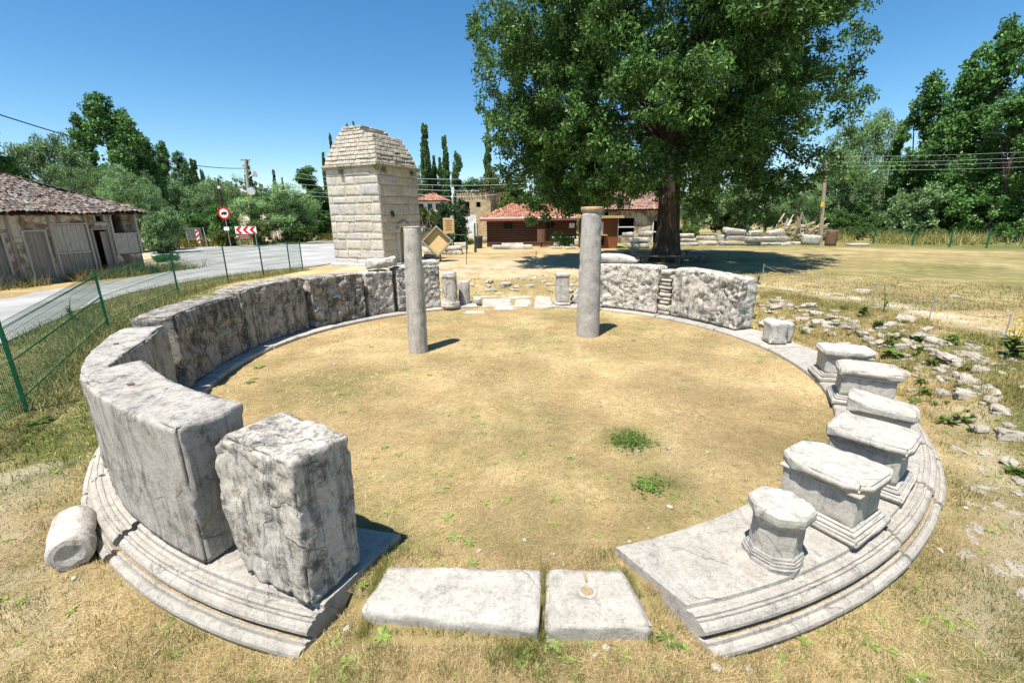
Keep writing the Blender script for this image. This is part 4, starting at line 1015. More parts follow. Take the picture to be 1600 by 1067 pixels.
# ------------------------------------------------------------------ other buildings
def hut(name, label, c, yaw, w, d, h, rh, ov, wallmat, tiles, tw=.22, tl=.38, hipk=1., seed=0):
    e = np.array([math.cos(yaw), math.sin(yaw)]); n_ = np.array([-e[1], e[0]]); z0 = .48
    t = thing(name, label, 'house', (*c, z0))
    P = lambda s, dd, z: np.array([*(np.array(c) + e * s + n_ * dd), z])
    B3 = np.stack([np.r_[e, 0], np.r_[n_, 0], [0, 0, 1]], 1)
    sl = math.hypot(d / 2 + ov, rh)
    def face(sign):
        def f(x, y, force=False):
            tt = y / sl; xx = x - w / 2 - ov; hip = (d / 2 + ov) * tt * hipk
            if not force and abs(xx) > w / 2 + ov - hip: return None
            return P(xx, sign * -(d / 2 + ov) * (1 - tt), z0 + h + rh * tt)
        return f
    def endf(sign):
        def f(x, y, force=False):
            tt = y / sl; yy = x - d / 2 - ov
            if not force and abs(yy) > (d / 2 + ov) * (1 - tt): return None
            return P(sign * (w / 2 + ov - (d / 2 + ov) * tt * hipk), yy, z0 + h + rh * tt)
        return f
    for k, (fn, ww) in enumerate(((face(1), w + 2 * ov), (face(-1), w + 2 * ov), (endf(1), d + 2 * ov), (endf(-1), d + 2 * ov))):
        V, F, C = roof_tiles(fn, ww, sl, tw, tl, seed + k, tiles, .012); tag(build('roof_tiles', V, F, M_TILE, t, False, C), None, kind='stuff')
    mb = MB(); a = w / 2 + ov; b = d / 2 + ov; r_ = a - b * hipk
    mb.add([P(-a, -b, z0 + h - .06), P(a, -b, z0 + h - .06), P(a, b, z0 + h - .06), P(-a, b, z0 + h - .06), P(-r_, 0, z0 + h + rh - .06), P(r_, 0, z0 + h + rh - .06)], [(0, 1, 5, 4), (1, 2, 5), (2, 3, 4, 5), (3, 0, 4), (3, 2, 1, 0)]); mb.build('roof_deck', M_WOODDARK, t)
    return t, P, B3, z0
NEW = [(.37, .155, .095), (.41, .19, .12), (.33, .135, .085), (.43, .23, .15)]
c0 = at(835, 385, 43.5)[:2]
rh_, P, B3, z0 = hut('log_hut', 'dark log walled hut with new red tile roof under the big tree', (c0[0] - .3, 46.2), .03, 8.4, 5.4, 2.55, 1.35, .55, None, NEW, seed=70)
mb = MB(); mb.box(P(0, 0, z0 + 1.28), (8.2, 5.2, 2.5), B3); mb.build('inner_wall', M_WOODDARK, rh_)
for k in range(12):
    o = MB(); o.tube([P(-4.15, -2.62, z0 + .12 + k * .21), P(4.15, -2.62, z0 + .12 + k * .21)], .11, 8); o.build('log', M_WOODDARK, rh_)
    o = MB(); o.tube([P(-4.12, -2.6, z0 + .02 + k * .21), P(-4.12, 2.6, z0 + .02 + k * .21)], .11, 8); o.build('log', M_WOODDARK, rh_)
MB().box(P(0, -3.3, z0 + 2.42), (9.5, .06, .16), B3).build('fascia', M_REDTRIM, rh_); MB().box(P(0, -3.32, z0 + 2.6), (9.52, .05, .14), B3).build('eave_strip', M_WHITEWALL, rh_); MB().box(P(-4.78, 0, z0 + 2.42), (.06, 6.5, .16), B3).build('fascia', M_REDTRIM, rh_)
for s in (-2.2, 1.7):
    wo = MB().box(P(s, -2.74, z0 + 1.9), (.75, .06, .5), B3).build('window', M_DARK, rh_); MB().box(P(s, -2.76, z0 + 1.9), (.05, .05, .5), B3).build('mullion', M_WOODDARK, wo)
MB().box(P(3.7, -2.76, z0 + 1.85), (.5, .03, .42), B3).build('notice', M_WHITE, rh_)
# whitewashed house far behind the tower
c0 = at(672, 320, 85)[:2]
wh, P, B3, z0 = hut('white_house', 'distant white house with faded red roof behind the tower', (c0[0], 88), -.1, 5.2, 5, 5.4, 1.4, .4, None, NEW, .3, .5, seed=80)
MB().box(P(0, 0, z0 + 2.7), (5.0, 4.8, 5.4), B3).build('wall', M_WHITEWALL, wh)
for s in (-1.5, 0.1, 1.6):
    w_ = MB().box(P(s, -2.42, z0 + 4.3), (.85, .06, 1.2), B3).build('window', M_GLASS, wh); MB().box(P(s, -2.46, z0 + 3.65), (1.1, .08, .1), B3).build('sill', M_WHITEWALL, wh)
# flat roofed ochre ruin
c0 = at(738, 330, 62); rn = thing('ochre_ruin', 'half collapsed ochre walled ruin with two small windows behind log hut', 'ruin', (c0[0], 64, .5))
op = [(-.95, -.35, 4.1, 5.05), (.55, 1.1, 4.35, 5.0)]
V, F = wall_sheet(-2.0, 2.4, .5, 6.1, op, lambda s, d, z: np.array([c0[0] + s, 62 - d * .6, z]), 12); build('wall', V, F, M_ADOBE, rn)
V, F = wall_sheet(0, 3.5, .5, 6.3, [], lambda s, d, z: np.array([c0[0] + 2.4 + s * .75 - .4 + d * .4, 62.47 + s, z]), 13); build('side_wall', V, F, M_PLASTER, rn)
V, F = wall_sheet(-2.2, 1.2, .4, 3.4, [], lambda s, d, z: np.array([c0[0] + s - .6 , 60.3 - d * .7, z]), 14); build('lower_wall', V, F, M_WHITEWALL, rn)
for w0, w1, a, b in op: MB().box((c0[0] + (w0 + w1) / 2, 62.4, (a + b) / 2), (w1 - w0, .05, b - a)).build('window', M_DARK, rn)
mr_ = np.random.default_rng(9)
for k in range(16):
    x = c0[0] - 2.1 + k * .33; MB().span((x, 61.7, 6.2 + .1 * math.sin(k)), (x + mr_.normal(0, .3), 65.4, 6.3 + mr_.normal(0, .15)), .13, .1).build('roof_beam', M_WOODGREY, rn)
for k in range(8):
    MB().span((c0[0] + 1.2 + mr_.normal(0, .4), 62 + mr_.normal(0, .3), 6.3 + .1 * k * .6), (c0[0] + 4.4 + mr_.normal(0, .3), 64 + mr_.normal(0, .8), 6.4 + mr_.normal(0, .25)), .3, .05).build('roof_board', M_WOODDARK, rn)
# shabby house partly hidden behind the kiosk and tree trunk
c0 = at(1002, 370, 46); sh_ = thing('derelict_house', 'derelict beige house with gaping windows behind the kiosk', 'house', (c0[0], 48, .48))
op = [(-2.3, -.6, 1.2, 2.9), (1.2, 2.2, .5, 2.6)]
V, F = wall_sheet(-3.2, 3.6, .4, 3.7, op, lambda s, d, z: np.array([c0[0] + s, 46.6 - d * .5, z]), 15); build('wall', V, F, M_PLASTER, sh_)
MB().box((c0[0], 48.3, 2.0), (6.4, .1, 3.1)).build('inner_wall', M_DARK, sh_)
for w0, w1, a, b in op:
    fr = MB().box((c0[0] + w0 + .05, 46.55, (a + b) / 2), (.1, .12, b - a)).build('window_frame', M_WHITEWALL, sh_); MB().box((c0[0] + (w0 + w1) / 2, 46.55, (a + b) / 2), (w1 - w0, .1, .1)).build('transom', M_WHITEWALL, fr)
def rf(x, y, force=False):
    if not force and not (0 <= x <= 7.6): return None
    return np.array([c0[0] - 3.7 + x, 46.1 + y * .9, 3.68 + y * .4])
V, F, C = roof_tiles(rf, 7.6, 4.2, .24, .4, 91, [(.30, .17, .13), (.36, .22, .17), (.24, .15, .12)], .02); tag(build('roof_tiles', V, F, M_TILE, sh_, False, C), None, kind='stuff')
mb = MB(); mb.add([(c0[0] - 3.7, 46.1, 3.6), (c0[0] + 3.9, 46.1, 3.6), (c0[0] + 3.9, 49.9, 5.3), (c0[0] - 3.7, 49.9, 5.3)], [(0, 1, 2, 3)]); mb.build('roof_deck', M_WOODDARK, sh_)

# ticket kiosk of brown boards
k0 = G(935, 388.5, .5); ks = thing('wooden_kiosk', 'small brown boarded kiosk with white notice and counter behind right column', 'kiosk', (k0[0], k0[1] + .8, .5))
mb = MB(); mb.box((k0[0] + .05, k0[1] + .95, 1.75), (3.0, 1.7, 2.5)); mb.build('frame', M_WOODDARK, ks)
for k in range(14):
    zb_ = .6 + k * .178
    MB().box((k0[0] + .95, k0[1] + .05, zb_), (1.2, .05, .168)).build('board', M_WOODBROWN, ks); MB().box((k0[0] + 1.58, k0[1] + .95, zb_), (.05, 1.8, .168)).build('board', M_WOODBROWN, ks)
    if zb_ < 1.2 or zb_ > 2.75: MB().box((k0[0] - .6, k0[1] + .05, zb_), (1.88, .05, .168)).build('board', M_WOODBROWN, ks)
MB().box((k0[0] - .3, k0[1] - .15, 1.62), (1.9, .5, .06)).build('counter', M_WOODTAN, ks); MB().box((k0[0] - .1, k0[1] + .02, 2.2), (.9, .03, 1.05)).build('notice', M_WHITE, ks); MB().box((k0[0] - .1, k0[1] + .04, 1.15), (1.1, .03, .75)).build('hatch', M_WOODDARK, ks)
MB().box((k0[0] + .1, k0[1] + .8, 3.12), (3.7, 2.5, .1)).build('roof', M_WOODTAN, ks)
mb = MB(); mb.box((k0[0] + .1, k0[1] - .46, 3.1), (3.72, .05, .2)); mb.build('fascia', M_WOODTAN, ks)

# ------------------------------------------------------------------ signs, poles, small furniture
# diamond shaped information board on two legs
p = G(674, 409, .48); ib = thing('diamond_board', 'tan diamond shaped board in grey timber frame beside tower', 'board', (p[0], p[1], .48))
cz = at(683, 378, p[1]); R45 = np.array([[math.cos(.78), 0, math.sin(.78)], [0, 1, 0], [-math.sin(.78), 0, math.cos(.78)]]); lean = np.array([[1, 0, 0], [0, math.cos(-.25), -math.sin(-.25)], [0, math.sin(-.25), math.cos(-.25)]]); RR = rz(.15) @ lean @ R45
MB().box(cz, (1.25, .05, 1.25), RR).build('panel', M_WOODTAN, ib)
for sx, sz, w, h in ((-.66, 0, .1, 1.42), (.66, 0, .1, 1.42), (0, -.66, 1.22, .1), (0, .66, 1.22, .1)):
    MB().box(cz + RR @ np.array([sx, -.12, sz]), (w, .34, h), RR).build('rail', M_WOODRAIL, ib)
for s in (-.12, .14): MB().span((cz[0] + s, p[1] + .1, .4), (cz[0] + s, p[1] + .12, cz[2] - .5), .09, .12).build('leg', M_WOODRAIL, ib)
# small orange notice on a post
p = G(701, 388, .48); nb = thing('notice_board', 'small orange tan notice board on dark posts left of the gate', 'board', (p[0], p[1], .48)); cz = at(701, 353, p[1])
MB().box(cz, (1.0, .05, 1.4)).build('panel', M_WOODTAN, nb); MB().span((cz[0] - .2, p[1] + .05, .4), (cz[0] - .2, p[1] + .05, cz[2] - .5), .07, .07).build('post', M_BLACK, nb)
for k in range(5): MB().box((cz[0], p[1] - .035, cz[2] + .45 - k * .2), (.6 - .1 * (k % 2), .008, .06)).build('text_line', M_WOODBROWN, nb)
# green metal gate frame
p0, p1 = G(704, 396, .48), G(730, 394, .48); gt = thing('gate_rail', 'dark green metal railing with two bars left of waste bin', 'railing', (p0[0], p0[1], .48))
for u in (704, 709, 729): q = G(u, 396, .48); MB().tube([(q[0], p0[1], .4), (q[0], p0[1], 2.05)], .055, 8).build('post', M_GREEN2, gt)
for zz in (1.0, 1.9): MB().tube([(p0[0], p0[1], zz), (p1[0], p0[1], zz)], .035, 6).build('rail', M_GREEN2, gt)
p = G(743, 394.5, .48); lp = thing('green_post', 'tall dark green post frame beside the black bin', 'post', (p[0], p[1], .48))
MB().tube([(p[0], p[1], .4), (p[0], p[1], 2.75)], .06, 8).build('post', M_GREEN2, lp); MB().tube([(p[0], p[1], .45), (p[0], p[1], 1.1)], [.12, .085], 10).build('foot', M_GREEN2, lp); MB().tube([(p[0], p[1], 2.72), (p[0] + .2, p[1] + .1, 2.72), (p[0] + .2, p[1] + .1, 1.4)], .03, 6).build('bar', M_GREEN2, lp)
p = G(748, 388.5, .48); bn = thing('waste_bin', 'dark grey plastic waste bin beside the green post', 'bin', (p[0], p[1], .48))
V, F = lathe([(.3, 0), (.32, .1), (.37, .9), (.4, .95), (.4, 1.02), (.34, 1.03)], 20, 3, 0, 1, (0, 0), p, .48); build('body', V, F, M_BIN, bn, True); V, F = lathe([(.4, 0), (.4, .04), (.3, .09), (.02, .12)], 20, 3, 0, 1, (0, 0), p, 1.5); build('lid', V, F, M_BIN, bn, True)
p = G(846, 386.5, .48); b2 = thing('wooden_bin', 'brown slatted wooden litter bin on a leg by the log hut', 'bin', (p[0], p[1], .48))
MB().tube([(p[0], p[1], .4), (p[0], p[1], .95)], .06, 8).build('leg', M_BLACK, b2)
for k in range(10): t = 2 * math.pi * k / 10; MB().box((p[0] + .36 * math.cos(t), p[1] + .36 * math.sin(t), 1.5), (.05, .21, 1.15), rz(t)).build('slat', M_RUST, b2)
MB().tube([(p[0], p[1], .93), (p[0], p[1], .98)], .34, 10).build('bottom', M_BLACK, b2)
p = G(1297, 384, .5); bb = thing('stone_barrel', 'brown upright hollow stone drum beside the right pole', 'drum', (p[0], p[1], .5))
V, F = lathe([(.40, -.1), (.42, .2), (.44, .7), (.45, 1.15), (.45, 1.3), (.36, 1.3), (.34, .7)], 24, 8, .03, 2, (0, 0), p, .5); build('drum', V, F, M_RUST, bb, True)

# bench around the big tree
TB = np.array([*at(1041, 390, 28.6)[:2], .5]); bw = thing('tree_bench', 'six sided dark wooden bench around the big tree trunk', 'bench', (TB[0] - .1, TB[1] - .1, .5))
for k in range(6):
    t0, t1 = math.radians(60 * k - 30), math.radians(60 * k + 30); ri, ro = 1.95, 2.55
    poly_ = [(bw.location.x + r * math.cos(t), bw.location.y + r * math.sin(t)) for r, t in ((ri, t0 + .012), (ro, t0 + .012), (ro, t1 - .012), (ri, t1 - .012))]
    MB().prism(poly_, .93, .99).build('seat', M_BENCH, bw)
    for r in (ri + .08, ro - .08): MB().span((bw.location.x + r * math.cos(t0), bw.location.y + r * math.sin(t0), .4), (bw.location.x + r * math.cos(t0), bw.location.y + r * math.sin(t0), .93), .1, .1).build('leg', M_BENCH, bw)

# stacked and scattered antique stones at the back: every one a thing
def far_stone(label, u0, u1, v0, v1, mat=M_ALTAR, z=None, depth=.7, seed=0, rot=0., tilt=None, zb=None, trough=False, amp=.03, Yd=None, cat='stone'):
    um = (u0 + u1) / 2; base = G(um, v1, .5 if zb is None else zb) if Yd is None else at(um, v1, Yd)
    Yd_ = base[1]; a = at(u0, v1, Yd_); b = at(u1, v1, Yd_); w = abs(b[0] - a[0]); h = max(.1, at(um, v0, Yd_)[2] - base[2])
    o = stone('antique_stone', label, cat, (w, depth, h), (base[0], Yd_ + depth / 2, base[2] - .02), rot, .2, .05, amp, 2, seed, .05, mat, tilt, 'antique stones set out at the back')
    if trough:
        mb = MB(); mb.box((0, -depth / 2 - .01, h * .52), (w * .8, .07, h * .42)); q = place('recess_shade', np_mesh('recess_shade', np.concatenate(mb.V), mb.F), M_DARKSTONE, o);  # dark plate on the front face, painting the shade of a hollow
    return o
M_DARKSTONE = stone_mat('hollow_shade_stone', (.34, .31, .26), (.22, .20, .17), (.12, .11, .10), (.36, .6), .2, .2, .6)  # darker stone tone standing in for shade inside the troughs
FS = far_stone
FS('low flat slab in the grass below the diamond board', 662, 684, 397, 404, M_ROUGH, seed=401)
FS('brown edged slab lying left of the diamond board legs', 661, 684, 388, 396, M_CAP, seed=402, zb=.5)
FS('grey slab right of the diamond board legs', 690, 722, 391, 398, M_ROUGH, seed=403); FS('pale pointed slab lying on the grey slab by the diamond board', 694, 721, 384.5, 391, M_ALTAR, seed=404, Yd=G(706, 398, .5)[1], rot=.1)
FS('brown sided block under the dark green railing', 706, 730, 379, 389.5, M_CAP, seed=405); FS('white stone behind the railing posts', 706, 722, 369, 376, M_ALTAR, seed=406)
FS('long cream slab on the ground in front of the log hut', 769, 832, 383, 389.5, M_ALTAR, seed=407, depth=.9)
p0, p1 = G(783, 383.5, .5), G(820, 382, .5); V, F = lathe([(.3, 0)] + [(.33, t) for t in np.linspace(.05, 2.15, 10)] + [(.3, 2.2)], 20, 44, .02, 2); P_ = np.array([p0[0], p0[1] + .4, 1.15]) + V[:, 2:3] * np.array([1, .05, 0]) + V[:, 1:2] * np.array([-.05, 1, 0]) + V[:, :1] * np.array([0, 0, 1.])
tag(build('column_shaft', P_, F, M_SLAB, None, True), 'horizontal column shaft lying on stones before the log hut', 'column shaft')
FS('supporting stone under the horizontal column shaft', 784, 818, 380, 386, M_ALTAR, seed=408); FS('slanting cream stone leaning left of the column shaft', 770, 792, 366, 376, M_ALTAR, seed=409, tilt=(0, -.3)); FS('cream cube shaped block left before the hut wall', 778, 793, 360, 371, M_ALTAR, seed=410)
FS('low pale stone left of the cream blocks', 753, 770, 371, 379, M_ALTAR, seed=411); FS('domed white stone behind the column shaft', 805, 818, 370.5, 378, M_ALTAR, seed=412, amp=.08)
FS('square cream block right of the column shaft', 825, 841, 364, 381, M_ALTAR, seed=413); FS('low block right of the wooden bin', 853, 864, 374, 382, M_ALTAR, seed=414)
for u, lab, sd in ((870, 'white pedestal under the lowest leaves left of the right column', 415), (891, 'white pedestal nearest the right column', 416)):
    b_ = G(u, 389, .5); pd = thing('pedestal', lab, 'pedestal', (b_[0], b_[1] + .3, .5), 'white pedestals by the right column')
    for w, z_, h_, nm in ((.74, 0, .18, 'base'), (.54, .18, .62, 'shaft'), (.72, .80, .2, 'cap')): stone(nm, None, None, (w, w, h_), (0, 0, z_), 0, .15, .04, .015, 3, sd, .04, M_ALTAR, parent=pd)
FS('small block between pedestal and right column', 898, 908, 374, 385, M_ALTAR, seed=417)
FS('lower of two cream slabs right of the kiosk', 983, 1014, 380, 388.5, M_ALTAR, seed=418); FS('upper of two cream slabs right of the kiosk', 985, 1014, 371.5, 379.5, M_ALTAR, seed=419, Yd=G(1000, 388.5, .5)[1])
FS('rough white boulder left behind the two cream slabs', 974, 990, 363, 371, M_ALTAR, seed=420, amp=.08, Yd=43); FS('rough white boulder right behind the two cream slabs', 1000, 1020, 361, 370, M_ALTAR, seed=421, amp=.1, Yd=43.5)
Y0 = G(1075, 385, .5)[1]
FS('bottom slab of the three high stack right of the trunk', 1063, 1092, 378.5, 385, M_ALTAR, seed=422); FS('middle slab of the three high stack right of the trunk', 1063, 1088, 372, 378, M_SLAB, seed=423, Yd=Y0); FS('top slab of the three high stack right of the trunk', 1062, 1085, 365, 371.5, M_ALTAR, seed=424, Yd=Y0)
FS('low cream block alone between two stacks', 1096, 1120, 377, 384, M_ALTAR, seed=425); FS('thin dark slab behind the low cream block', 1092, 1118, 369, 375, M_CAP, seed=426, Yd=Y0 + 1.2); FS('pale block leaning behind the low cream block', 1123, 1136, 367, 377, M_ALTAR, seed=427)
Y1 = G(1146, 383, .5)[1]
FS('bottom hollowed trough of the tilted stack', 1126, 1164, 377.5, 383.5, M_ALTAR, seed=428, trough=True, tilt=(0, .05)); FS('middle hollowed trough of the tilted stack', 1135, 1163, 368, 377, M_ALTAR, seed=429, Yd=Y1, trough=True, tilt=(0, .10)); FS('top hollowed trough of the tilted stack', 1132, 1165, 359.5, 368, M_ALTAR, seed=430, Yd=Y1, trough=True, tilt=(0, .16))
Y2 = G(1200, 384, .5)[1]
FS('left low support slab under the long trough', 1166, 1187, 378.5, 384, M_ALTAR, seed=431); FS('middle low support slab under the long trough', 1189, 1220, 378.5, 384, M_ALTAR, seed=432); FS('right low support slab under the long trough', 1222, 1236, 378.5, 384, M_ALTAR, seed=433)
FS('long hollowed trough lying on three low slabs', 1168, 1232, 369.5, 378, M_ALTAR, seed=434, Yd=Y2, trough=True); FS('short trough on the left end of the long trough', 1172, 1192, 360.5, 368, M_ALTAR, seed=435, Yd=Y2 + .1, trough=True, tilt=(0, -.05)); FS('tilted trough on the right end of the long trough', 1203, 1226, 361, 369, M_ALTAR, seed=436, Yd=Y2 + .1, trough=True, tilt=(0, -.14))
FS('small white slab lying in the grass right of the troughs', 1243, 1258, 378, 382, M_ALTAR, seed=437); FS('pale coffin shaped block leaning by the right pole', 1257, 1281, 369, 383, M_ALTAR, seed=438, rot=-.3, tilt=(.1, .08)); FS('flat pale slab in weeds right of the stone drum', 1331, 1359, 380.5, 384, M_ALTAR, seed=439)

# heap of collapsed timber right of the troughs
p = G(1255, 377.5, .5); wr = thing('timber_heap', 'collapsed heap of grey planks and beams beside the right pole', 'timber heap', (p[0], p[1] + 1, .5)); wrng = np.random.default_rng(3)
for k in range(46):
    a = np.array([p[0] + wrng.uniform(-2.8, 1.6), p[1] + .3 + wrng.uniform(0, 2), .6 + wrng.uniform(0, 1.3)]); t = wrng.uniform(-.5, .5) if wrng.random() < .6 else wrng.uniform(1.0, 2.0); L = wrng.uniform(1.0, 3.2)
    b_ = a + np.array([math.cos(t) * L, wrng.uniform(-.6, .6), abs(math.sin(t)) * L * .65]); MB().span(a, b_, wrng.uniform(.08, .3), wrng.uniform(.04, .1)).build('plank', M_WOODPALE if k % 3 else M_WOODTAN, wr)
p = G(690, 372, .5); wr2 = thing('branch_heap', 'tangled heap of dead branches and planks behind diamond board', 'branch heap', (-8, 52, .5))
for k in range(40):
    a = np.array([-8.6 + wrng.normal(0, .9), 52 + wrng.uniform(-1, 1), .6 + wrng.uniform(0, 1.6)]); d_ = wrng.normal(0, 1, 3); d_[2] = abs(d_[2]) * .6; d_ /= np.linalg.norm(d_); MB().tube([a, a + d_ * wrng.uniform(.8, 1.8), a + d_ * wrng.uniform(1.9, 2.8) + [0, 0, .2]], [.05, .035, .015], 5).build('branch', M_BENCH, wr2)

# utility poles
pL = at(396, 376, 58.); pL[2] = .2; pt = at(383, 249, 58.)
ul = thing('utility_pole', 'concrete utility pole with loudspeakers and insulators left of the tower', 'utility pole', (pL[0], pL[1], .2))
MB().tube([(pL[0], pL[1], 0), tuple(pt)], [.23, .15], 10).build('pole', M_CONC, ul)
for k, dz in enumerate((.1, .75, 1.4, 2.1)):
    MB().span((pt[0] - .55 + .1 * k, pt[1], pt[2] - dz), (pt[0] + .55 - .12 * k, pt[1], pt[2] - dz), .1, .1).build('crossarm', M_RUST, ul)
    for s in (-.5 + .1 * k, .45 - .1 * k): MB().tube([(pt[0] + s, pt[1], pt[2] - dz), (pt[0] + s, pt[1], pt[2] - dz + .22)], [.06, .045], 8).build('insulator', M_WHITEWALL, ul)
def horn(c, d, L=.75, r=.38):
    d = np.array(d, float); d /= np.linalg.norm(d); c = np.array(c); MB().tube([c, c + d * L * .4, c + d * L * .8, c + d * L], [.07, .1, .24, r], 14).build('loudspeaker', M_WHITE, ul)
xz = pt[2]
horn((pt[0] + .35, pt[1] - .1, xz - 1.9), (.9, -.2, .25)); horn((pt[0] + .3, pt[1] - .1, xz - 3.6), (.35, -.9, -.05), .7, .45); horn((pt[0] - .3, pt[1], xz - 3.7), (-.95, -.1, .1), .7, .36)
MB().box((pt[0] + .05, pt[1] - .22, xz - 4.1), (.4, .3, .45)).build('box', M_ORANGE, ul); q = at(392, 329, 58); MB().box((q[0], pt[1] - .2, q[2]), (.28, .05, .4)).build('plate', M_YELLOW, ul)
p2 = at(352, 368, 60); t2 = at(340, 279, 60); u2 = thing('wooden_pole', 'thin dark leaning wooden pole behind the round sign', 'utility pole', (p2[0], 60, .2)); MB().tube([(p2[0], 60, .1), tuple(t2)], [.13, .1], 8).build('pole', M_WOODDARK, u2); q = at(343, 293, 60); MB().box((q[0], 59.85, q[2]), (.3, .1, .3)).build('insulator', M_WHITE, u2)
pR = G(1282, 380, .5); tR = at(1291, 250, pR[1]); ur = thing('utility_pole', 'plain concrete utility pole with yellow tag at the right lawn edge', 'utility pole', (pR[0], pR[1], .5))
MB().tube([(pR[0], pR[1], .3), tuple(tR)], [.18, .13], 10).build('pole', simple('brown_grey_pole', (.33, .265, .19), .9, .2, 6), ur); q = at(1284.5, 319.5, pR[1] - .25); MB().box(q, (.22, .04, .42)).build('tag', M_YELLOW, ur); MB().span((tR[0] - .5, tR[1], tR[2] - .2), (tR[0] + .5, tR[1], tR[2] - .2), .1, .1).build('crossarm', M_RUST, ur)
p3 = at(778, 325, 60); u3 = thing('roof_pole', 'slim brown wire pole rising above the red roof', 'utility pole', (p3[0], 60, .5)); MB().tube([(p3[0], 60, .3), tuple(at(777, 303, 60))], .1, 8).build('pole', M_RUST, u3)
def cable(label, pts, sag, r=.02, mat=M_WIRE, group=None):
    V = []; pts = [np.array(p) for p in pts]; L = []
    for a, b in zip(pts[:-1], pts[1:]):
        for t in np.linspace(0, 1, 16, endpoint=False): L.append(a + (b - a) * t + [0, 0, -sag * 4 * t * (1 - t)])
    L.append(pts[-1]); o = MB().tube(L, r, 5).build('overhead_cable', mat); tag(o, label, 'cable', group)
cable('thick black cable running from upper left down to the concrete pole', [at(-60, 160, 24), at(386, 263, 58)], .9, .035)
cable('thin wire above the tiled house roof ridge', [at(60, 285, 34), at(240, 298, 50)], .25, .02)
for k, (v0, v1) in enumerate(((252, 280), (262, 284), (274, 290), (283, 302), (290, 308))): cable('%s wire running from the pole rightwards behind the tower' % ('topmost', 'second highest', 'middle', 'second lowest', 'lowest')[k], [at(388, v0, 58), at(560, v1, 63)], .5, .016, M_WIRE2)
for k, (v0, v1) in enumerate(((278, 272), (287, 283), (295, 291))): cable('%s of the three pale wires between tower and big tree' % ('highest', 'middle', 'lowest')[k], [at(630, v0, 64), at(860, v1, 64)], .4, .022, M_WIRE2)
cable('pale wire drooping to the slim pole above the red roof', [at(640, 302, 60), at(777, 304, 60)], .35, .022, M_WIRE2)
for k, (v0, v1) in enumerate(((231, 238), (240, 247), (246, 253), (252, 262))): cable('%s of the four pale wires crossing the right trees' % ('topmost', 'second', 'third', 'lowest')[k], [at(1290, v0 + 14, pR[1] - .3), at(1660, v1 - 3, 36)], .12, .007, M_WIRE2)

# road signs beyond the road
YS = 52.
def disc(mb, c, r, n=28, y=0.):
    return mb.tube([(c[0], c[1] - y - .012, c[2]), (c[0], c[1] - y + .012, c[2])], r, n)
c = at(350, 333.5, YS); g_ = .2; rs = thing('round_sign', 'round red rimmed sign with black lorry on a grey post', 'road sign', (c[0], YS, g_))
MB().tube([(c[0] + .1, YS + .05, g_), (c[0], YS + .05, c[2] + .3)], .04, 8).build('post', M_STEEL, rs); disc(MB(), c, .66).build('rim', M_RED, rs); disc(MB(), c, .47, 28, .016).build('face', M_WHITE, rs)
mb = MB(); mb.box((c[0] + .1, YS - .034, c[2] + .05), (.42, .012, .2)); mb.box((c[0] - .2, YS - .034, c[2] + .0), (.17, .012, .15)); mb.box((c[0] - .01, YS - .034, c[2] - .085), (.6, .012, .05))
for s in (-.2, .06, .2): mb.tube([(c[0] + s, YS - .04, c[2] - .12), (c[0] + s, YS - .028, c[2] - .12)], .06, 12)
mb.build('lorry_symbol', M_BLACK, rs)
q = at(354, 357.5, YS); MB().box((q[0], YS - .01, q[2]), (.58, .02, .4)).build('plate', M_WHITE, rs)
q = at(384, 359.5, YS); cs = thing('chevron_sign', 'white board with three red left pointing chevrons', 'road sign', (q[0], YS, g_))
MB().box(q, (2.35, .03, .78)).build('board', M_WHITE, cs)
for k in range(3):
    x0 = q[0] - 1.1 + k * .76; w, h = .36, .37; y_ = YS - .022
    poly_ = [(x0, 0), (x0 + .36, h), (x0 + .36 + w, h), (x0 + w, 0), (x0 + .36 + w, -h), (x0 + .36, -h)]
    V = [(x, y_, q[2] + z) for x, z in poly_] + [(x, y_ + .006, q[2] + z) for x, z in poly_]; mb = MB(); mb.add(V, [(0, 3, 2, 1), (0, 5, 4, 3), (6, 7, 8, 9), (6, 9, 10, 11)] + [(i, (i + 1) % 6, 6 + (i + 1) % 6, 6 + i) for i in range(6)]); mb.build('chevron', M_RED, cs)
for s in (-.9, .95): MB().tube([(q[0] + s, YS + .06, g_), (q[0] + s, YS + .06, q[2] + .3)], .04, 8).build('post', M_STEEL, cs)
q2 = at(381, 369.5, YS); bs = thing('brown_sign', 'brown direction sign with white lettering under the chevron board', 'road sign', (q2[0], YS, g_))
MB().box((q2[0], YS - .02, q2[2]), (1.85, .025, .5)).build('board', M_BROWNSIGN, bs)
# two lines of white lettering, too far off to be read in the photograph: strokes of letter size
lr_ = np.random.default_rng(31)
for line, (zl, words) in enumerate(((.10, (7, 5)), (-.12, (5, 8)))):
    x = q2[0] - .42
    for wd in words:
        for k in range(wd):
            w_ = lr_.uniform(.05, .075); h_ = .15 if k == 0 else lr_.choice([.09, .09, .14]); mb = MB(); mb.box((x + .012, YS - .036, q2[2] + zl - .07 + h_ / 2), (.018, .005, h_)); mb.box((x + w_ * .5, YS - .036, q2[2] + zl - .07 + lr_.choice([.012, .08])), (w_ - .012, .0045, .02)); mb.build('lettering', M_WHITE, bs); x += w_ + .015
        x += .09
mb = MB(); mb.box((q2[0] - .68, YS - .036, q2[2]), (.26, .004, .08)); mb.add([(q2[0] - .86, YS - .036, q2[2]), (q2[0] - .72, YS - .036, q2[2] + .13), (q2[0] - .72, YS - .036, q2[2] - .13)], [(0, 2, 1)]); mb.build('arrow', M_WHITE, bs)
MB().tube([(q2[0] + .85, YS + .04, g_), (q2[0] + .85, YS + .04, q2[2] + .2)], .045, 8).build('post', M_CONC, bs)
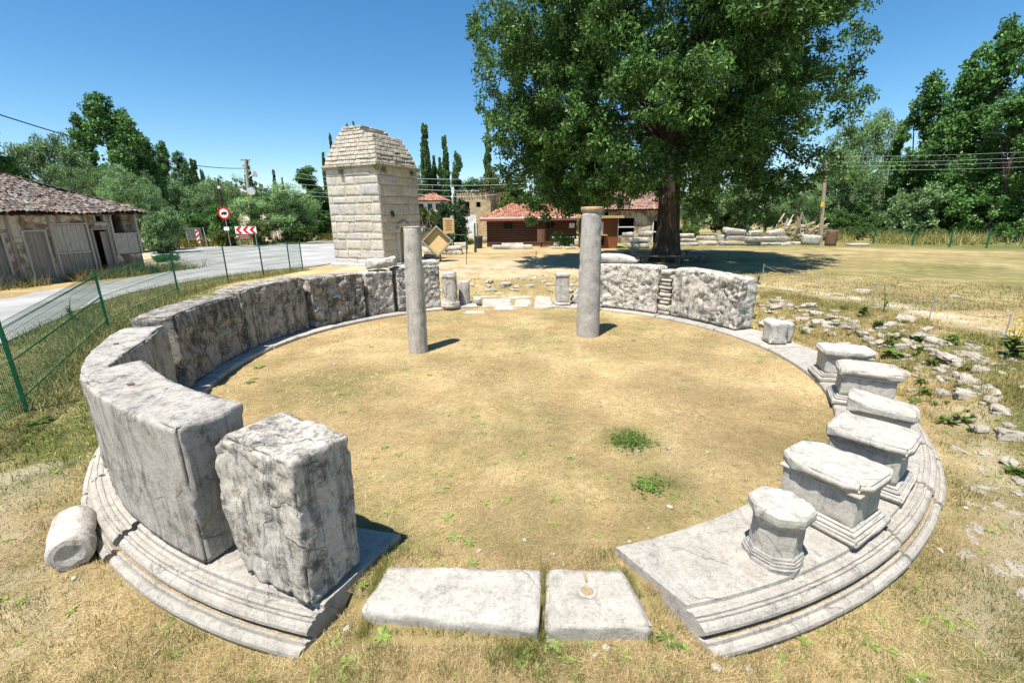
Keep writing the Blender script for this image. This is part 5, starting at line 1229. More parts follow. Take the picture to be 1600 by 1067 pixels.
q = at(302, 369, YS + 1); nt_ = thing('wire_board', 'empty grey frame with wire screen beyond the road', 'frame', (q[0], YS + 1, g_))
for u in (289, 317): a = at(u, 355, YS + 1); MB().span((a[0] + .12, YS + 1, g_), (a[0], YS + 1, a[2]), .08, .08).build('post', M_STEEL, nt_)
a, b_ = at(289, 357, YS + 1), at(317, 374, YS + 1)
for zz in (a[2], b_[2]): MB().span((a[0], YS + 1, zz), (b_[0], YS + 1, zz), .06, .06).build('rail', M_STEEL, nt_)
mb = MB(); [mb.span((x, YS + 1, b_[2]), (x, YS + 1, a[2]), .012, .012) for x in np.arange(a[0], b_[0], .07)]; [mb.span((a[0], YS + 1, z_), (b_[0], YS + 1, z_), .012, .012) for z_ in np.arange(b_[2], a[2], .07)]; mb.build('wire_screen', M_STEEL, nt_)
q = at(309, 369.5, YS - .5); hz_ = thing('hazard_marker', 'narrow red and white striped hazard marker before the wire frame', 'road sign', (q[0], YS - .5, g_)); MB().box(q, (.34, .03, 1.45)).build('board', M_WHITE, hz_)
for k in range(3):
    z_ = q[2] - .5 + k * .5; mb = MB(); mb.add([(q[0] - .165, YS - .52, z_ - .22), (q[0] + .165, YS - .52, z_ + .05), (q[0] + .165, YS - .52, z_ + .3), (q[0] - .165, YS - .52, z_ + .03)], [(0, 1, 2, 3)]); mb.build('stripe', M_RED, hz_)
MB().span((q[0] + .1, YS - .45, g_), (q[0] + .1, YS - .45, q[2]), .05, .05).build('post', M_STEEL, hz_)
# planks lying at the road end left of tower
pl = G(478, 381.5, .2); ph = thing('plank_pile', 'loose pale planks lying at the road edge left of tower', 'planks', (pl[0], pl[1], .2))
for k in range(9): a = np.array([pl[0] - 3.5 + .6 * k, pl[1] + .35 * k % 1.4, .3 + .05 * (k % 3)]); MB().span(a, a + [wrng.uniform(3, 5), wrng.uniform(-.2, .5), wrng.uniform(0, .25)], .25, .06).build('plank', M_WOODPALE, ph)

# low green fence at the far right edge of the lawn
gf = thing('lawn_fence', 'low green mesh fence at the far right edge of the lawn', 'fence', (*G(1480, 384, .5)[:2], .5)); pts = [G(1212, 376, .5), G(1364, 381, .5), G(1425, 384, .5), G(1483, 387, .5), G(1541, 388, .5), G(1600, 388, .5), G(1660, 388, .5)]
for p in pts: MB().box((p[0], p[1], 1.15), (.08, .08, 1.6)).build('post', M_GREEN, gf)
for a, b_ in zip(pts[:-1], pts[1:]):
    mb = MB(); d_ = b_ - a; L = np.linalg.norm(d_)
    for z_ in (.6, .9, 1.2, 1.5, 1.8): mb.span(a + [0, 0, z_ - .5], b_ + [0, 0, z_ - .5], .012, .012)
    for t in np.arange(0, 1, .16 / L): q = a + d_ * t; mb.span(q + [0, 0, .05], q + [0, 0, 1.32], .008, .008)
    mb.build('mesh_panel', M_GREEN, gf)

# ------------------------------------------------------------------ trees
def unit(v): return v / np.maximum(np.linalg.norm(v, axis=-1, keepdims=True), 1e-9)
def crown(C, R, per, ll, lw, cA, cB, seed, droop=.2, up=.6, squash=.75, center=None):
    r = np.random.default_rng(seed); n = len(C); N = n * per
    ci = np.repeat(np.arange(n), per)
    off = unit(r.normal(size=(N, 3))) * (r.random(N) ** .45)[:, None] * np.asarray(R)[ci][:, None]; off[:, 2] *= squash
    off[:, 2] -= droop * np.hypot(off[:, 0], off[:, 1]) * .6
    P = C[ci] + off
    cen = C.mean(0) if center is None else np.array(center)
    D = unit(unit(off) * .8 + r.normal(size=(N, 3)) * .7 + np.array([0, 0, -droop]))
    Nn = unit(r.normal(size=(N, 3)) * .75 + np.array([0, 0, up]) + unit(P - cen) * .35)
    S = unit(np.cross(D, Nn)); sc = r.uniform(.6, 1.25, N)[:, None]
    a = P - D * ll * sc * .5; c = P + D * ll * sc * .5; b = P + S * lw * sc * .5 + D * ll * .05; d = P - S * lw * sc * .5 + D * ll * .05
    V = np.stack([a, b, c, d], 1).reshape(-1, 3); F = np.arange(N * 4).reshape(N, 4)
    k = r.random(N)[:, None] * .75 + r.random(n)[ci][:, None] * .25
    colr = (np.array(cA) * (1 - k) + np.array(cB) * k) * r.uniform(.85, 1.15, N)[:, None] * r.uniform(.62, 1.28, n)[ci][:, None]  # random clump brightness paints in sunlit clumps and dark gaps
    return V, F, np.repeat(colr, 4, axis=0)
def shell(blobs, n, seed, lo=.6):
    """cluster centres spread through ellipsoid blobs, thicker towards the skin"""
    r = np.random.default_rng(seed); w = np.array([b[3] * b[4] * b[5] for b in blobs]) ** .67; w /= w.sum(); out = []
    for b, k in zip(blobs, r.multinomial(n, w)):
        d = unit(r.normal(size=(k, 3))); q = lo + (1 - lo) * r.random(k) ** .6
        out.append(np.array(b[:3]) + d * q[:, None] * np.array(b[3:6]))
    return np.concatenate(out)
def limbs(mb, base, targets, r0, r, up=.35):
    for t in targets:
        t = np.array(t, float); b = np.array(base, float); m = b + (t - b) * .45 + np.array([0, 0, np.linalg.norm(t - b) * up * .3]) + r.normal(0, .12, 3) * np.linalg.norm(t - b) * .3
        mb.tube([b, (b * .5 + m * .5) + [0, 0, .1], m, (m + t) / 2 + r.normal(0, .1, 3), t], [r0, r0 * .72, r0 * .52, r0 * .33, r0 * .12], 6, False)

def make_tree(name, blobs, ncl, per, R, ll, lw, cA, cB, seed, H, tr_=.25, lean=0., bark=M_BARK, droop=.2, up=.6, lo=.6, nl=9):
    r = np.random.default_rng(seed); t = bpy.data.objects.new(name, None); t.empty_display_size = .3
    C = shell(blobs, ncl, seed, lo); RR_ = R * r.uniform(.65, 1.3, len(C))
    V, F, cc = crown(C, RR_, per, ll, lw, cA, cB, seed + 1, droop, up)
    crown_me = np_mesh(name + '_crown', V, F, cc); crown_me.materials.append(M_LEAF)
    mb = MB(); zz = [0, H * .12, H * .35, H * .6, H * .85]
    mb.tube([(lean * z + .15 * math.sin(z * .5 + seed), .1 * math.cos(z * .4 + seed), z) for z in zz], [tr_ * 1.35, tr_, tr_ * .75, tr_ * .45, tr_ * .12], 8, False)
    limbs(mb, (0, 0, H * .22), C[r.choice(len(C), nl // 2, False)], tr_ * .5, r); limbs(mb, (0, 0, H * .42), C[r.choice(len(C), nl - nl // 2, False)], tr_ * .4, r)
    V = np.concatenate(mb.V); trunk_me = np_mesh(name + '_trunk', V, mb.F, None, True); trunk_me.materials.append(bark)
    return (name, crown_me, trunk_me, H, max(np.ptp(C[:, 0]), np.ptp(C[:, 1])) + 2 * R)
def put_tree(proto, label, pos, sxy, sz, rot=0., group=None):
    name, cm, tm, H, W = proto
    t = thing(name, label, 'tree' if 'bush' not in name else 'bush', pos, group); t.scale = (sxy, sxy, sz); t.rotation_euler = (0, 0, rot)
    for n_, me in (('trunk', tm), ('crown', cm)):
        o = bpy.data.objects.new(n_, me); col.objects.link(o); o.parent = t
    return t
def tree_px(proto, label, u, vtop, Yd, wpx, rot=0., group=None, z0=None):
    top = at(u, vtop, Yd); z0 = (.2 if top[0] < -9 else .5) if z0 is None else z0; name, cm, tm, H, W = proto
    depth = Yd * ct + (CAMH - top[2]) * st; w = wpx * depth / F_PX
    base = at(u, 372, Yd)
    return put_tree(proto, label, (base[0] * .5 + top[0] * .5, Yd, z0 - .1), w / W, (top[2] - z0) / H, rot, group)

WIL_A, WIL_B = (.09, .17, .055), (.245, .37, .15)
POP_A, POP_B = (.036, .105, .022), (.15, .29, .07)
LOM_A, LOM_B = (.05, .11, .035), (.13, .22, .07)
def wil(seed, k=0):
    r = np.random.default_rng(seed); bl = [(0, 0, 5.2, 3.6, 3.6, 3.6)]
    for i in range(11): a = r.uniform(0, 6.3); q = r.uniform(1.5, 3.8); bl.append((q * math.cos(a), q * math.sin(a), r.uniform(2.0, 8.2), r.uniform(1.4, 2.3), r.uniform(1.4, 2.3), r.uniform(1.2, 2.0)))
    return make_tree('willow_tree', bl, 380, 85, .68, .34, .085, WIL_A, WIL_B, seed, 10, .26, droop=.1, bark=M_BARK2, up=.7)
def pop(seed, H=16, wid=3.6):
    r = np.random.default_rng(seed); bl = []
    for i in range(18):
        t = (i + .5) / 18; z = H * (.12 + .84 * t); ww = wid * (math.sin(math.pi * (t * .86 + .12)) ** .75); a = r.uniform(0, 6.3); q = ww * r.uniform(.2, .75)
        bl.append((q * math.cos(a), q * math.sin(a), z - .3, r.uniform(.32, .55) * wid * (1.1 - .5 * t), r.uniform(.32, .55) * wid * (1.1 - .5 * t), r.uniform(1.2, 2.2)))
    return make_tree('poplar_tree', bl, 560, 62, .62, .27, .21, POP_A, POP_B, seed, H, .28, droop=.25, up=.35, lo=.45, nl=14)
def lom(seed):
    r = np.random.default_rng(seed); bl = []
    for i in range(16):
        t = (i + .5) / 16; bl.append((r.normal(0, .18), r.normal(0, .18), 18 * (.07 + .9 * t), 1.5 * math.sin(math.pi * (t * .85 + .14)) ** .7 + .1, 1.5 * math.sin(math.pi * (t * .85 + .14)) ** .7 + .1, 1.5))
    return make_tree('lombardy_poplar', bl, 420, 60, .6, .5, .36, LOM_A, LOM_B, seed, 18, .2, droop=-.5, up=.2, lo=.2)
def bsh(seed, A=POP_A, B=POP_B, name='bush'):
    r = np.random.default_rng(seed); bl = [(0, 0, 1.6, 1.9, 1.9, 1.5)]
    for i in range(8): a = r.uniform(0, 6.3); q = r.uniform(.8, 1.9); bl.append((q * math.cos(a), q * math.sin(a), r.uniform(.8, 2.9), r.uniform(.6, 1.1), r.uniform(.6, 1.1), r.uniform(.6, 1.0)))
    return make_tree(name, bl, 230, 80, .42, .22, .11, A, B, seed, 3.8, .1, droop=.1, nl=6)
W1, W2, W3 = wil(501), wil(502), wil(503); P1, P2, P3 = pop(511), pop(512, 16, 4.4), pop(513, 17, 3.0); L1, L2 = lom(521), lom(522); B1, B2, B3 = bsh(531), bsh(532, WIL_A, WIL_B), bsh(533, (.05, .09, .015), (.17, .22, .05)); EV = bsh(534, (.015, .04, .016), (.05, .095, .035), 'evergreen_bush')

TREES = [
 (P1, 'dark poplar cut off by the left edge above the house roof', 4, 192, 48, 75), (W1, 'large silvery willow at far left behind the tiled house', 85, 184, 56, 150), (P2, 'tallest dark glossy poplar above the tiled house', 178, 143, 60, 125),
 (P3, 'poplar left of and merging with the tallest one', 148, 172, 62, 60), (P1, 'poplar filling the right flank of the tallest one', 212, 180, 63, 70),
 (W2, 'rounded grey green willow before the tallest poplar', 140, 232, 50, 100), (W3, 'pale willow just above the right end of the house roof', 205, 250, 47, 95), (P3, 'ragged poplar right of the tallest poplar', 235, 200, 66, 65), (P1, 'dark upright poplar left of the first slim column poplar', 265, 227, 74, 50),
 (P2, 'dark poplar touching the slim column poplar', 290, 235, 80, 48), (L1, 'first slim column poplar left of the concrete pole', 311, 246, 90, 20), (W1, 'pale willow behind the wire frame', 284, 264, 63, 88), (B1, 'small dark treetop between willows left of thin pole', 327, 268, 84, 30),
 (W2, 'green willow behind the round lorry sign', 350, 262, 68, 85), (L2, 'column poplar directly behind the concrete pole', 394, 251, 95, 18), (W3, 'broad bright willow right of the concrete pole', 440, 284, 60, 135), (P3, 'tree with loose crown left of the tower', 482, 256, 74, 62),
 (L1, 'far tiny column poplar right of the loudspeakers', 434, 263, 125, 9), (L2, 'farthest tiny column poplar before the tower', 447, 277, 130, 7), (B2, 'grey bush beside the right wall of tiled house', 246, 322, 44, 60), (B1, 'dark bush behind the wire frame posts', 296, 318, 60, 80), (B1, 'dark bush behind the chevron board', 345, 322, 62, 75),
 (P1, 'dark tree against the left side of the tower', 506, 296, 68, 60), (B3, 'yellow green bush left of the tower foot', 470, 352, 58, 50),
 (L1, 'treetop peeping left of the tower cap', 524, 206, 100, 10), (L2, 'slim treetop at the left cornice of tower', 512, 238, 100, 12), (L1, 'left of two tiny treetops over the tower cap', 551, 190, 105, 9), (L2, 'right of two tiny treetops over the tower cap', 561, 190, 105, 8),
 (L1, 'tallest column poplar right of the tower', 667, 190, 92, 22), (L2, 'small column poplar right of the tallest one', 681, 243, 95, 14), (L1, 'second tallest column poplar right of the tower', 698, 209, 95, 17), (L2, 'column poplar in front of the second tallest', 690, 246, 98, 15), (P3, 'fuller green poplar right of the column poplars', 717, 233, 92, 27),
 (L2, 'lone column poplar at the left edge of the big crown', 764, 196, 88, 17), (W2, 'bluish tree touching the right side of the tower', 648, 243, 92, 36), (B3, 'round bright green tree behind the red roof', 775, 262, 84, 62), (P2, 'dark trees mass right behind the ochre ruin', 740, 276, 82, 60), (EV, 'dark evergreen bush left of the ochre ruin', 705, 304, 47, 66), (B1, 'green tree behind the white house', 655, 280, 98, 55),
 (B3, 'yellow green bush in front of the white house', 664, 322, 66, 44), (B1, 'dark bush right of the white house', 690, 318, 72, 40),
 (P1, 'green tree at the left edge under the big crown', 812, 272, 76, 60), (B3, 'bright bush right above the red roof', 800, 300, 58, 50), (P2, 'tree behind log hut under the big crown', 862, 250, 66, 85), (W1, 'willow hidden behind the right column', 925, 262, 62, 90), (P3, 'tree behind the derelict house', 990, 262, 62, 90), (W2, 'pale willow right behind the big trunk', 1085, 285, 60, 80), (B2, 'silvery bush behind the tilted troughs', 1140, 290, 58, 90), (W3, 'willow behind the long trough', 1200, 262, 58, 90),
 (W1, 'tall blue green willow right of the big crown', 1345, 146, 60, 120), (W2, 'silvery willow behind the timber heap', 1250, 270, 54, 90), (W3, 'grey willow just right of the right pole', 1318, 232, 54, 105), (B1, 'dark bush behind the stone drum', 1300, 318, 52, 70), (P3, 'narrow poplar between blue green willow and poplar wall', 1394, 182, 60, 55),
 (P1, 'poplar with forked top left in the right hand tree wall', 1440, 124, 52, 105), (P2, 'tallest poplar at the top right corner', 1540, 26, 48, 150), (P3, 'tall poplar cut by the right edge', 1610, 30, 46, 110), (P1, 'poplar filling the middle of the right hand tree wall', 1492, 112, 49, 110), (P2, 'lower poplar in front of the tallest one', 1575, 130, 42, 150), (B2, 'pale round bush in front of the poplar wall', 1425, 285, 46, 85),
 (B1, 'dark undergrowth bush left below the poplar wall', 1375, 318, 50, 80), (B1, 'dark undergrowth bush under the forked poplar', 1470, 312, 47, 90), (B1, 'dark undergrowth bush under the tallest poplar', 1540, 318, 45, 90), (B1, 'dark undergrowth bush at the right edge', 1605, 315, 43, 90),
 (B3, 'yellow green shrub right of the stone drum', 1335, 352, 47, 40), (B3, 'yellow green shrub left of the far lawn fence', 1385, 355, 46, 36), (B3, 'yellow shrub behind the far lawn fence middle', 1452, 352, 44, 42), (B3, 'yellow green shrub right of the big trunk', 1078, 350, 47, 34), (B3, 'yellow green shrub behind the chevron board', 405, 345, 55, 40), (B3, 'yellow green shrub below the round sign', 350, 356, 54, 34),
 (B1, 'leafy dark bush at the right corner of the tiled house', 252, 392, 36, 42)]
for i, (pr, lab, u, v, Yd, w) in enumerate(TREES): tree_px(pr, lab, u, v, Yd, w, rot=i * 1.7)

# the great ash tree
ar = np.random.default_rng(77); ash = thing('ash_tree', 'huge dark green spreading tree with thick trunk and encircling bench', 'tree', (TB[0], TB[1], .45))
bx_, by_ = 7.9, 26.4; sub = []
lim = dict()
def crown_half(z):                    # half width of the crown at height z
    return np.interp(z, [2.2, 3.5, 5, 7, 9, 12, 15, 18, 21, 22.5], [4.4, 6.0, 7.1, 8.0, 8.7, 9.0, 8.7, 7.2, 4.6, 2.])
for i in range(330):
    z = ar.uniform(5.0, 21.5) if i < 230 else ar.uniform(5.0, 14); a = ar.uniform(0, 6.283); hw = crown_half(z) - 1.3; q = hw * (ar.uniform(.3, 1) ** .5); s = ar.uniform(.8, 1.7)
    sub.append((bx_ + q * math.cos(a), by_ + q * .92 * math.sin(a), z, s * 1.1, s * 1.1, s * .85))
for u, v, s in ((845, 335, .9), (882, 372, .55), (872, 325, 1.1), (905, 325, .9), (930, 310, 1.0), (890, 345, .6), (905, 300, 1.5), (960, 305, 1.3), (1110, 305, 1.1), (1160, 322, 1.1), (1195, 338, .7), (1215, 290, 1.3), (1085, 300, 1.1), (1275, 255, 1.6), (1310, 215, 1.6), (1320, 160, 1.4), (830, 285, 1.4), (812, 250, 1.5), (806, 215, 1.5), (792, 170, 1.5), (785, 130, 1.5), (780, 90, 1.6), (780, 50, 1.6), (778, 10, 1.6), (830, 60, 1.7), (835, 120, 1.7), (840, 180, 1.7), (850, 240, 1.6), (870, 290, 1.4), (820, 20, 1.7), (1305, 30, 1.6), (1310, 75, 1.3), (1290, 130, 1.6), (1100, 345, .5), (1205, 352, .4), (775, 200, .8), (1325, 150, .8)):
    p = at(u, v, by_ + ar.uniform(-3.5, 1.5)); sub.append((*p, s, s, s * .85))
C = shell(sub, 3900, 78, .45); RR_ = .50 * ar.uniform(.6, 1.35, len(C))
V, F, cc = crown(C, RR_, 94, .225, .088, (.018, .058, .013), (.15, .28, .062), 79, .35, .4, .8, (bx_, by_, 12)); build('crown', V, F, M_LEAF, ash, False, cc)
mb = MB(); tx, ty = TB[0], TB[1]
tp = [(tx, ty, .2), (tx - .02, ty, .8), (tx, ty, 1.4), (tx + .02, ty, 2.4), (tx - .03, ty, 4), (tx - .05, ty, 5.6), (tx, ty, 6.8)]; mb.tube(tp, [1.22, .94, .8, .68, .61, .57, .58], 22, False)
V = np.concatenate(mb.V); V[:, :2] += (fbm(V * [3.2, 3.2, .5], 4, 7)[:, None] - .5) * .22; build('trunk', V, mb.F, M_BARK, ash, True)
mb = MB(); lr = np.random.default_rng(6)
for k, (dx, dy, zz, r0) in enumerate([(-1.2, .2, 13, .42), (.2, -.8, 15, .4), (1.3, .3, 14, .44), (-4.5, -2, 11.5, .3), (4.2, -2, 12, .32), (-3, 3, 12, .3), (3, 3, 12.5, .3), (-7, -1, 9, .22), (7, -1, 8.8, .22), (-6, 1.5, 14, .22), (6, 2, 14.5, .22), (-8.5, -2.5, 12, .16), (8, -3, 11.5, .16), (0.6, -3.5, 11, .2), (-2, -5, 9, .2), (2.5, -5.5, 8.5, .18), (-5, -4, 7, .16), (5.5, -4, 6.5, .16)]):
    limbs(mb, (tx + .15 * np.sign(dx), ty, 6.0 + .6 * lr.random()), [(tx + dx * .85, ty + dy * .85 - 1.2, zz * .88)], r0, lr, .9)
for k in range(90):
    b_ = C[lr.integers(len(C))]; s_ = np.array([tx, ty, 9.]) + (b_ - [tx, ty, 9.]) * lr.uniform(.3, .6); limbs(mb, s_, [b_], .075, lr, .3)
mb.build('limb', M_BARK, ash, True)

# distant belt of trees on the horizon: reads as one mass
fr_ = np.random.default_rng(12); n = 1500; a = fr_.uniform(-1.25, 1.25, n); R0 = fr_.uniform(125, 190, n)
C = np.stack([R0 * np.sin(a), R0 * np.cos(a), fr_.uniform(.5, 1, n) * (6.5 + 3 * np.sin(a * 9) + 2 * np.sin(a * 23 + 1))], 1); C[:, 2] = np.abs(C[:, 2])
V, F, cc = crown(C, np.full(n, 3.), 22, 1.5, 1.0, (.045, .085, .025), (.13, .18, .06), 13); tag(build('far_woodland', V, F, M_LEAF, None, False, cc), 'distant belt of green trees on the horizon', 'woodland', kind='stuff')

# ------------------------------------------------------------------ grass, straw and weeds
def blades(P, H, W, cols, seed, bend=.5, lie=0.):
    r = np.random.default_rng(seed); n = len(P); a = r.uniform(0, 2 * np.pi, n); s = np.stack([np.cos(a), np.sin(a), np.zeros(n)], 1)
    b = r.uniform(0, 2 * np.pi, n); L = np.stack([np.cos(b), np.sin(b), np.zeros(n)], 1) * (H * (bend * r.random(n) + lie))[:, None]
    tip = P + L; tip[:, 2] += H * np.sqrt(np.clip(1 - .8 * lie, .05, 1)) * r.uniform(.6, 1, n)
    V = np.stack([P - s * W[:, None] / 2, P + s * W[:, None] / 2, tip], 1).reshape(-1, 3); return V, np.arange(n * 3).reshape(n, 3), np.repeat(cols, 3, axis=0)
def blocked(x, y):
    r, a = polar(x, y); ring = (r > 6.5) & (r < 7.79) & ~((a > -103) & (a < -78.5)) & ~((a > 77) & (a < 101))
    slab = (y > 2.985) & (y < 3.7) & (x > -1.42) & (x < 1.22) & (np.abs(x - .22) > .03)
    tw = np.abs((x - T0[0]) * e1[0] + (y - T0[1]) * e1[1] - TW / 2) < TW / 2 + .1
    tw &= np.abs((x - T0[0]) * e2[0] + (y - T0[1]) * e2[1] - TW / 2) < TW / 2 + .1
    pv = (r > 6.9) & (r < 8.6) & (a > 77) & (a < 100)
    return ring | slab | tw | pv | in_poly(x, y, ROADPOLY)
gr = np.random.default_rng(21); N = 500000
th_ = gr.uniform(-1.05, 1.05, N); d_ = np.exp(gr.uniform(math.log(2.3), math.log(26), N)); x = d_ * np.sin(th_); y = d_ * np.cos(th_)
keep = ~blocked(x, y); x, y, d_ = x[keep], y[keep], d_[keep]; z = zt(x, y) - .004; n = len(x)
rr, aa = polar(x, y); g = green(x, y); br_ = bare(x, y); inside = rr < 6.6
thin = gr.random(n) > br_ * .8; x, y, z, d_, g, inside = x[thin], y[thin], z[thin], d_[thin], g[thin], inside[thin]; n = len(x)
clump = n2(x, y, 2.3, 3, 61); fine = n2(x, y, 9., 2, 62)
isg = gr.random(n) < np.clip((g - .22) * 1.15 + (clump - .5) * 1.5 + (fine - .5) * .9, .015, .9)
tan = np.array([.67, .53, .30]); brn = np.array([.38, .27, .13]); gA = np.array([.085, .12, .026]); gB = np.array([.20, .225, .06])
k = gr.random(n)[:, None]; cols = np.where(isg[:, None], gA * (1 - k) + gB * k, brn * (1 - k) + tan * k)
patch = np.clip((n2(x, y, .42, 4, 64) - .5) * 3.2 + .5, 0, 1); cols = cols * (1.06 - (np.where(inside, .56, .3) * patch)[:, None] * np.array([.95, 1., 1.1]))
straw = (~isg) & (gr.random(n) < np.where(inside, .25, .42))
Hh = np.where(inside, gr.uniform(.014, .038, n), gr.uniform(.025, .085, n) * (1 + .6 * (clump > .55))) * np.where(isg, 1.15, 1.); Hh = np.where(straw, gr.uniform(.05, .12, n), Hh)
Ww = np.clip(.0011 * d_, .0042, .02) * gr.uniform(.7, 1.3, n)
m = ~straw; V, F, cc = blades(np.stack([x, y, z], 1)[m], Hh[m], Ww[m], cols[m], 22, .7); go = place('short_grass', np_mesh('short_grass', V, F, cc), M_GRASS); tag(go, 'short sun scorched grass covering the site', 'grass', kind='stuff')
m = straw; sc_ = cols[m] * 1.1; P_ = np.stack([x, y, z + .012], 1)[m]; V, F, cc = blades(P_, Hh[m], Ww[m] * .7, np.clip(sc_, 0, .75), 23, .3, 1.0); so_ = place('straw_litter', np_mesh('straw_litter', V, F, cc), M_GRASS); tag(so_, 'pale cut straw lying over the grass', 'straw', kind='stuff')
# straw caught on the lower ledge of the podium
n = 9000; a = np.concatenate([gr.uniform(-141, -104, n // 2), gr.uniform(-77.5, -36, n // 2)]); q = gr.uniform(7.632, 7.68, n); x = CX + q * np.cos(np.radians(a)); y = CY + q * np.sin(np.radians(a))
V, F, cc = blades(np.stack([x, y, np.full(n, -.128)], 1), gr.uniform(.02, .06, n), np.full(n, .005), np.clip((brn + (tan * 1.1 - brn) * gr.random((n, 1))), 0, 1), 25, .3, .9); tag(place('ledge_straw', np_mesh('ledge_straw', V, F, cc), M_GRASS), 'dry straw caught on the podium ledges', 'straw', kind='stuff')
# longer green grass: slab joints, fence line, road verge
def strip(name, label, P, hlo, hhi, w, A, B, seed, bend=.6):
    r = np.random.default_rng(seed); n = len(P); k = r.random((n, 1)); V, F, cc = blades(P, r.uniform(hlo, hhi, n), np.full(n, w) * r.uniform(.6, 1.3, n), np.array(A) * (1 - k) + np.array(B) * k, seed + 1, bend); o = place(name, np_mesh(name, V, F, cc), M_GRASS); return tag(o, label, 'grass', kind='stuff')
def along(pts, n, spread_, seed):
    r = np.random.default_rng(seed); P = np.array(pts); L = np.r_[0, np.cumsum(np.linalg.norm(np.diff(P, axis=0), axis=1))]; t = r.uniform(0, L[-1], n); q = np.stack([np.interp(t, L, P[:, 0]), np.interp(t, L, P[:, 1])], 1) + r.normal(0, spread_, (n, 2)); return q
def onz(q): return np.c_[q, zt(q[:, 0], q[:, 1])]
q = np.concatenate([along([G(565, 985, 0)[:2], G(600, 880, 0)[:2]], 1500, .035, 1), along([G(846, 990, 0)[:2], G(850, 890, 0)[:2]], 700, .012, 2), along([G(1022, 1000, 0)[:2], G(975, 890, 0)[:2]], 900, .03, 3), along([G(600, 990, -.1)[:2], G(840, 1003, -.1)[:2]], 500, .03, 4)])
strip('joint_grass', 'grass tufts growing in the joints around the threshold slabs', onz(q), .04, .12, .006, (.12, .15, .03), (.42, .36, .13), 71)
q = np.concatenate([along(FP[1:], 9000, .35, 5), along([(-13.4, 12), (-15.4, 17), (-16, 20.5), (-16, 24), (-14.6, 28)], 6500, .5, 6)]); q = q[~in_poly(q[:, 0], q[:, 1], ROADPOLY)]
strip('fence_weeds', 'tall green weeds growing along the mesh fence', onz(q), .08, .42, .018, (.10, .135, .035), (.46, .42, .19), 73, 1.)
q = along([HORG + hn * .6, HB + hn * .5, HB + hn * .4 + hd * 2.5], 9000, .45, 7); strip('house_weeds', 'dry and green weeds at the foot of the tiled house', np.c_[q, np.full(len(q), .19)][n2(q[:, 0], q[:, 1], .8, 3, 95) > .44], .15, 1.0, .035, (.05, .075, .02), (.40, .32, .13), 75, 1.3)
q = np.concatenate([along([(-46, 47), (-38, 53), (-31, 58.5), (-18, 61.5), (-9, 60)], 9000, 1.3, 8)]); q = q[n2(q[:, 0], q[:, 1], .5, 3, 97) > .46]; strip('verge_weeds', 'tall yellowing weeds on the far verge of the road', np.c_[q, np.full(len(q), .2)], .3, 1.9, .08, (.10, .13, .03), (.42, .36, .08), 77)
q = np.concatenate([along([G(1060, 378, .5)[:2], G(1230, 374, .5)[:2], G(1350, 379, .5)[:2], G(1480, 383, .5)[:2], G(1620, 384, .5)[:2]], 14000, 1.0, 9)]); q[:, 1] += 1.6; q = q[n2(q[:, 0], q[:, 1], .55, 3, 96) > .5]; strip('lawn_edge_weeds', 'tall yellow green weeds along the far lawn edge', np.c_[q, np.full(len(q), .5)], .25, 1.5, .06, (.12, .14, .03), (.50, .41, .16), 79, 1.1)
q = np.concatenate([along([G(660, 384, .5)[:2], G(760, 378, .5)[:2], G(860, 378, .5)[:2], G(1000, 378, .5)[:2]], 6000, 1.2, 10)]); strip('hut_weeds', 'mixed weeds between the stones in front of the hut', np.c_[q, np.full(len(q), .5)], .2, .8, .05, (.10, .13, .03), (.40, .34, .12), 81)
q = []
while len(q) < 5200:
    a = gr.uniform(-30, 32); r_ = gr.uniform(7.95, 11.2); q.append(pol2(r_, a))
q = np.array(q); q = q[n2(q[:, 0], q[:, 1], .9, 3, 90) > .47]; q = np.repeat(q, 6, axis=0) + gr.normal(0, .06, (len(q) * 6, 2)); strip('bank_grass', 'tufted brown and green grass on the stony right bank', onz(q), .06, .22, .010, (.13, .15, .035), (.47, .36, .15), 83)

# leafy weeds
def rosette(n, L, W, cA, cB, seed, rise=.5, stalk=0., spread_=0.):
    r = np.random.default_rng(seed); V = []; F = []; C = []
    for i in range(n):
        a = r.uniform(0, 6.283); l = L * r.uniform(.55, 1.1); w = W * r.uniform(.7, 1.2); up = rise * r.uniform(.4, 1.2); zz0 = stalk * r.random() * .75; k0 = len(V); c = np.array(cA) + (np.array(cB) - np.array(cA)) * r.random(); d = np.array([math.cos(a), math.sin(a), 0]); s = np.array([-d[1], d[0], 0])
        l *= 1 - .6 * (zz0 / max(stalk, .01))
        so_ = r.normal(0, spread_, 3) * [1, 1, 0] if spread_ else np.zeros(3)
        for t, wd in ((0, .2), (.3, .8), (.6, 1.), (.85, .6), (1., .05)):
            p = so_ + d * l * t + np.array([0, 0, zz0 + l * up * (t - .75 * t * t)]); V += [p - s * w * wd / 2, p + np.array([0, 0, -.15 * w * wd]), p + s * w * wd / 2]; C += [c] * 3
        for j in range(4):
            for q in (0, 1): F.append((k0 + j * 3 + q, k0 + j * 3 + q + 1, k0 + j * 3 + q + 4, k0 + j * 3 + q + 3))
    return np.array(V), np.array(F), np.array(C)
